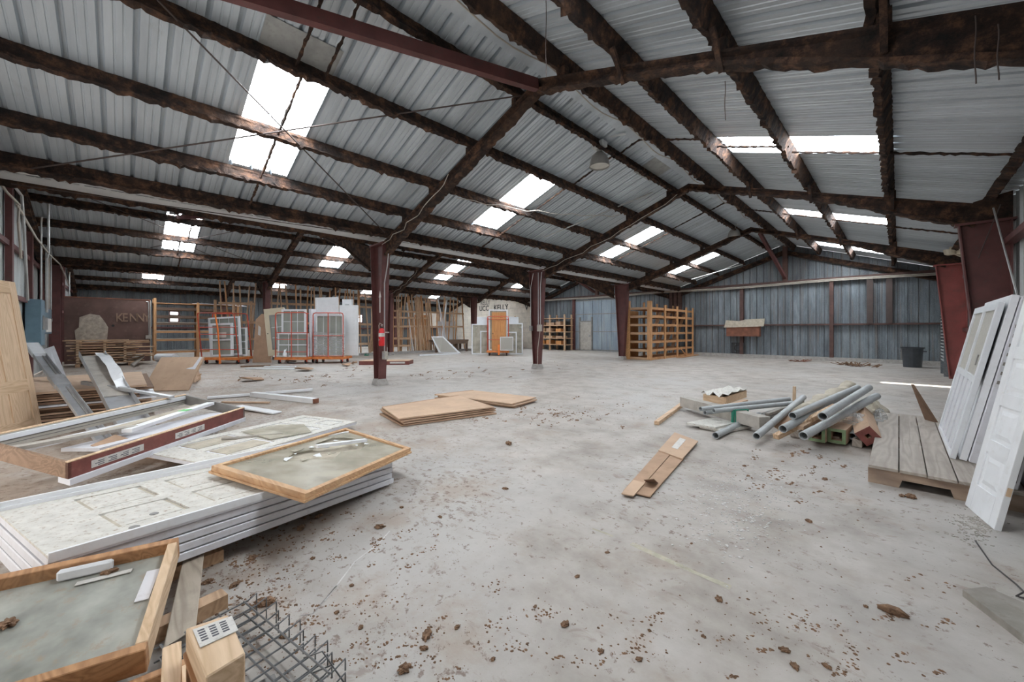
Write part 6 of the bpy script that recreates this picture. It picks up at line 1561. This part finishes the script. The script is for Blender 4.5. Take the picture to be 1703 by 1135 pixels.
# sliding screen unit and slabs leaning on the pallet
xd = V(.0, -1.55, 0); base = V(.36, 7.10, .165); Wd = 1.55
mt = frame_mtx(base, xd, V(.20, 0, 1.0))
T = thing('screen_door_unit', 'white framed screen doors leaning on the pallet with two tall mesh panes', 'screen door', mtx=mt)
Hd = 1.50; fw = .075
for (a, b, c, d) in ((0, fw, 0, Hd), (Wd - fw, Wd, 0, Hd), (fw, Wd - fw, Hd - .07, Hd), (fw, Wd - fw, .74, .80), (fw, Wd - fw, 0, .05)): part('frame', MB().box(a, b, -.02, .02, c, d), 'vinyl', T, bev=.003)
part('mullion', MB().box(Wd / 2 - .03, Wd / 2 + .03, -.02, .02, .80, Hd - .07), 'vinyl', T)
for (a, b) in ((fw, Wd / 2 - .03), (Wd / 2 + .03, Wd - fw)): part('mesh_pane', MB().box(a, b, -.004, .004, .80, Hd - .07), 'screen_mesh', T)
for a in (.16, .48, .8, 1.12): part('lower_slat', MB().box(a, a + .22, -.012, .012, .05, .74), 'white_edge', T)
part('handle', MB().box(Wd - .16, Wd - .14, -.03, -.02, .9, 1.0), 'grey_dark', T)
for k in range(6):
    ox = .055 * (k + 1); hh = 1.56 - .02 * (k % 3); dy = .02 * (k % 3)
    mt = frame_mtx(V(.36 + ox + .01, 7.05 - dy, .165), xd, V(.20, 0, 1.0))
    lb = ['white slab directly behind the screen doors', 'second white slab behind the screen doors', 'third white slab behind the screen doors, with printed wrap', 'fourth white slab behind the screen doors, with printed wrap', 'fifth white slab behind the screen doors', 'last white slab behind the screen doors, against the wall'][k]
    T = thing('leaning_slab', lb, 'door', mtx=mt, group='white slabs leaning behind the screen doors')
    L = 1.5 + .03 * (k % 2); part('slab', MB().box(0, L, -.024, .024, 0, hh), 'white_edge' if k % 2 else 'white_paint', T, bev=.003)
    if k in (1, 2, 3):
        for j in range(7): part('print_mark', MB().box(L + .0005, L + .0015, -.012 + .004 * (j % 2), .006 + .004 * (j % 2), .75 + j * .085, .75 + j * .085 + .03), 'letter_grey', T)
    if k == 3: part('paper_label', MB().box(L + .001, L + .003, -.02, .02, 1.4, 1.48), 'cardboard_light', T)
# slabs further right behind the bifold leaf
for k in range(2):
    mt = frame_mtx(V(.62 + .09 * k, 5.25, .165), V(0, -.8, 0), V(.17, 0, 1.0)); T = thing('leaning_slab', ('white slab on the pallet just behind the bifold leaf', 'white slab on the pallet at the extreme edge behind the bifold leaf')[k], 'door', mtx=mt); part('slab', MB().box(0, .44, -.022, .022, 0, 1.8), 'white_edge', T, bev=.003); part('edge_groove', MB().box(.44, .441, -.006, .006, .05, 1.75), 'grey_dark', T)
# thin white rods above the slabs
solo('bracing_rod', MB().tube(PY(1652, 346, 10.3), PY(1694, 500, 9.4), .012, 6), 'conduit', 'pale diagonal rod in front of the ribbed side wall', 'rod'); solo('bracing_rod', MB().tube(PY(1664, 340, 10.4), PY(1627, 430, 10.55), .009, 6), 'steel_rod', 'thin rod crossing the broad wall column', 'rod')
solo('white_rail', MB().beam(V(.78, 6.6, 1.70), V(1.2, 6.4, 1.74), .04, .03), 'vinyl', 'short white rail lying on top of the leaning slabs', 'rail')
# plank at the lower right corner
f = qmap(*[G(x, y, .035) for x, y in ((1601, 981), (1708, 1062), (1790, 1040), (1640, 976))])
solo('floor_plank', qbox(MB(), f, 0, 1, 0, 1, -.035, 0), 'plank_grey', 'grey weathered plank at the bottom right corner', 'plank')
cable('thin dark wire curling on the floor at the right edge', [G(1622, 900, .004), G(1650, 940, .004), G(1690, 972, .006), G(1703, 985, .02), G(1690, 992, .01), G(1712, 998, .004)], .004, 'cable_dark')
# stacked metal sheets by the far wall corner
T = thing('sheet_stack', 'stack of thin metal sheets standing by the corner of the gable wall', 'metal sheets', (1.1, 17.6, 0))
for i in range(26):
    part('sheet', MB().box(.95, 1.36, 17.35, 18.6, .45 + i * .10, .45 + i * .10 + .03), 'wall_sheet_clean', T, True)
part('stand', MB().box(.95, 1.05, 17.3, 17.4, 0, 3.1).box(.95, 1.05, 18.55, 18.65, 0, 3.1), 'wall_sheet_dark', T, True)

# ------------------------------------------------------------------ dirt, stains and marks
r_ = random.Random(77)
def lump(c, s, seed, flat=.55):
    r = random.Random(seed); bm = bmesh.new(); bmesh.ops.create_icosphere(bm, subdivisions=3, radius=1.0)
    mb = MB(); a = r.uniform(0, 3.1); e = r.uniform(1.0, 1.7)
    for v in bm.verts:
        k = 1 + .3 * math.sin(v.co.x * 5 + seed) * math.cos(v.co.y * 6 + seed * 2) + r.uniform(-.22, .22); x, y, z = v.co.x * e * k, v.co.y * k, v.co.z * k * flat
        mb.v.append(Vector((c[0] + s * (x * math.cos(a) - y * math.sin(a)), c[1] + s * (x * math.sin(a) + y * math.cos(a)), c[2] + s * max(-flat * .6, z) + s * flat * .6)))
    for fc in bm.faces: mb.f.append(tuple(v.index for v in fc.verts))
    bm.free(); return mb
spots = [(846, 739, 9), (840, 814, 6), (732, 861, 5), (632, 878, 9), (668, 845, 5), (1196, 998, 7), (710, 1058, 11), (672, 1115, 13), (705, 1080, 7), (820, 1098, 5), (940, 1040, 9), (1515, 828, 8), (1500, 826, 5), (440, 1005, 14), (470, 1060, 7), (585, 975, 5), (1063, 1098, 6), (960, 960, 5),
         (1305, 1083, 7), (1322, 1110, 7), (1375, 1110, 6), (960, 640 + 60, 4), (1080, 1050, 4), (500, 880, 8), (530, 860, 7), (455, 880, 6), (420, 930, 9), (390, 975, 8), (365, 905, 7), (345, 970, 8), (560, 1020, 5), (600, 1045, 6), (520, 930, 5), (760, 1045, 6), (890, 1010, 4), (1150, 905, 3), (1010, 920, 4), (1255, 765, 3), (1345, 868, 6), (1238, 776, 4), (1372, 798, 5), (1000, 1085, 6), (1440, 1010, 4), (1170, 1060, 4)]
for i, (px, py, s) in enumerate(spots):
    c = G(px, py); d = c.length; sz = s / FPX * math.sqrt(d * d + EYE ** 2) * .5
    solo('dirt_clump', lump(c, sz, i), 'dirt', 'brown clump of fallen insulation lying on the floor', 'dirt clump', 'brown clumps scattered over the floor')
c = G(1486, 1018); solo('insulation_piece', MB().path([G(1460, 1009, .008), G(1478, 1014, .014), G(1495, 1020, .012), G(1512, 1027, .006)], [.012, .02, .022, .008], 9).bump_up(.004, 2), 'dirt', 'long dark piece of fallen insulation at lower right', 'insulation piece')
for i, (t_, u, v, s) in enumerate(((ft, .62, .24, .02), (ft, .40, .40, .022), (ft, .66, .50, .024), (ft, .9, .34, .028), (ft, .52, .20, .015), (ft, .2, .12, .018), (ft, .75, .62, .016))):
    solo('dirt_clump', lump(t_(u, v, -.056), s, 200 + i), 'dirt', 'brown clump of insulation lying on the grimy framed board', 'dirt clump', 'clumps on the framed board')
# crumbs too small to count, one heap of stuff
mb = MB(); r_ = random.Random(5)
zones = [((560, 930), 300, 130, 900), ((420, 960), 120, 110, 700), ((960, 690), 120, 22, 500), ((760, 1040), 260, 90, 500), ((1280, 860), 260, 90, 350), ((1100, 1000), 400, 100, 450), ((850, 605), 180, 10, 260), ((470, 630), 150, 12, 200), ((1250, 1060), 350, 70, 350), ((1350, 780), 120, 40, 260)]
for (cx_, cy_), sx, sy, n in zones:
    for _ in range(n // 3):
        px, py = r_.gauss(cx_, sx * .5), r_.gauss(cy_, sy * .5)
        if py < 596: continue
        c = G(px, py); d = math.sqrt(c.length ** 2 + EYE ** 2)
        s = d / FPX * r_.choice((.4, .5, .6, .8, 1.0, 1.5, 2.2)) * .7
        if c.x > 1.2 or c.y < -1.5: continue
        a = r_.uniform(0, 6.28); k = r_.uniform(.4, 1.0)
        b = [c + V(math.cos(a + t) * s * (1 if i % 2 else k), math.sin(a + t) * s * (1 if i % 2 else k), 0) for i, t in enumerate((0, 1.6, 3.1, 4.7))]
        mb.add(b + [c + V(0, 0, s * .7)], [(0, 1, 4), (1, 2, 4), (2, 3, 4), (3, 0, 4)])
def bit(px, py, lo, hi):
    c = G(px, max(py, 600)); d = math.sqrt(c.length ** 2 + EYE ** 2); s = d / FPX * r_.uniform(lo, hi)
    if c.x > 1.2 or c.y < -1.5: return
    a = r_.uniform(0, 6.28); e = r_.uniform(.6, 1.0); ring = []
    for t in range(7): ring.append(c + V(math.cos(a + t * .9) * s * r_.uniform(.6, 1.3), math.sin(a + t * .9) * s * e * r_.uniform(.6, 1.3), 0))
    top = [c.lerp(p, .55) + V(0, 0, s * r_.uniform(.15, .5)) for p in ring]
    mb.add(ring + top, [(i, (i + 1) % 7, 7 + (i + 1) % 7, 7 + i) for i in range(7)] + [tuple(range(7, 14))])
for (cx_, cy_), sx, sy, n in (((420, 970), 100, 100, 60), ((540, 900), 150, 55, 34), ((900, 690), 90, 14, 46), ((620, 1070), 170, 60, 46), ((960, 1050), 240, 60, 26), ((1320, 1050), 220, 70, 30), ((1330, 800), 90, 40, 24), ((480, 632), 90, 10, 14), ((740, 620), 160, 12, 30)):
    for _ in range(n):
        px, py = r_.gauss(cx_, sx * .6), r_.gauss(cy_, sy * .6); sp = r_.uniform(2, 9) * max(.35, min(1.4, (py - 560) / 330)); tilt = r_.uniform(.2, .6)
        for _k in range(r_.randint(3, 16)):
            u = r_.gauss(0, sp * 1.5); bit(px + u, py + r_.gauss(0, sp * .45) - u * tilt * .5, .35, 1.9 if cy_ < 720 else 2.3)
solo('dirt_crumbs', mb, 'dirt', 'fine brown crumbs of dirt scattered over the floor', 'dirt', None, 'stuff')
# flakes of white powder by the cardboard strip
mb = MB()
for _ in range(700):
    px, py = r_.gauss(1225, 48), r_.gauss(835, 40); c = G(px, py); s = r_.uniform(.002, .013); a = r_.uniform(0, 6.28)
    mb.prism([c + V(math.cos(a + t) * s * r_.uniform(.6, 1.2), math.sin(a + t) * s * r_.uniform(.6, 1.2), 0) for t in (0, 1.5, 3.0, 4.6)], (0, 0, r_.uniform(.001, .004)))
solo('plaster_flakes', mb, 'powder', 'crushed white plaster flakes on the floor near the cardboard strip', 'plaster flakes', None, 'stuff')
mb = MB()
for _ in range(260):
    px, py = r_.gauss(1625, 22), r_.gauss(872, 14); c = G(px, py); s = r_.uniform(.003, .01); a = r_.uniform(0, 6.28)
    mb.prism([c + V(math.cos(a + t) * s, math.sin(a + t) * s, 0) for t in (0, 1.5, 3.0, 4.6)], (0, 0, r_.uniform(.002, .006)))
solo('gravel_grit', mb, 'weathered_grey', 'grey grit at the foot of the white bifold leaf', 'grit', None, 'stuff')
# faded yellow line and a patched crack in the slab
def strip(name, pts, w, mat, z=.0015):
    mb = MB(); P = [G(*p) for p in pts]
    for i, p in enumerate(P):
        d = (P[min(i + 1, len(P) - 1)] - P[max(i - 1, 0)]).normalized(); n = V(-d.y, d.x, 0) * w * (.6 + .5 * random.random())
        mb.v += [p + n + V(0, 0, z), p - n + V(0, 0, z)]
    mb.f = [(2 * i, 2 * i + 1, 2 * i + 3, 2 * i + 2) for i in range(len(P) - 1)]
    part(name, mb, mat, floor)
strip('paint_line', [(985, 880), (1005, 887), (1020, 893)], .012, 'yellow_line'); strip('paint_line', [(1050, 905), (1105, 930), (1160, 955), (1215, 978)], .022, 'yellow_line')
strip('crack', [(648, 884), (630, 905), (612, 918), (590, 935), (575, 955), (552, 985), (540, 1000)], .005, 'powder'); strip('crack', [(430, 620), (500, 630), (590, 643)], .02, 'grey_dark'); strip('crack', [(560, 975), (545, 992), (520, 1022), (500, 1025)], .004, 'grey_dark')
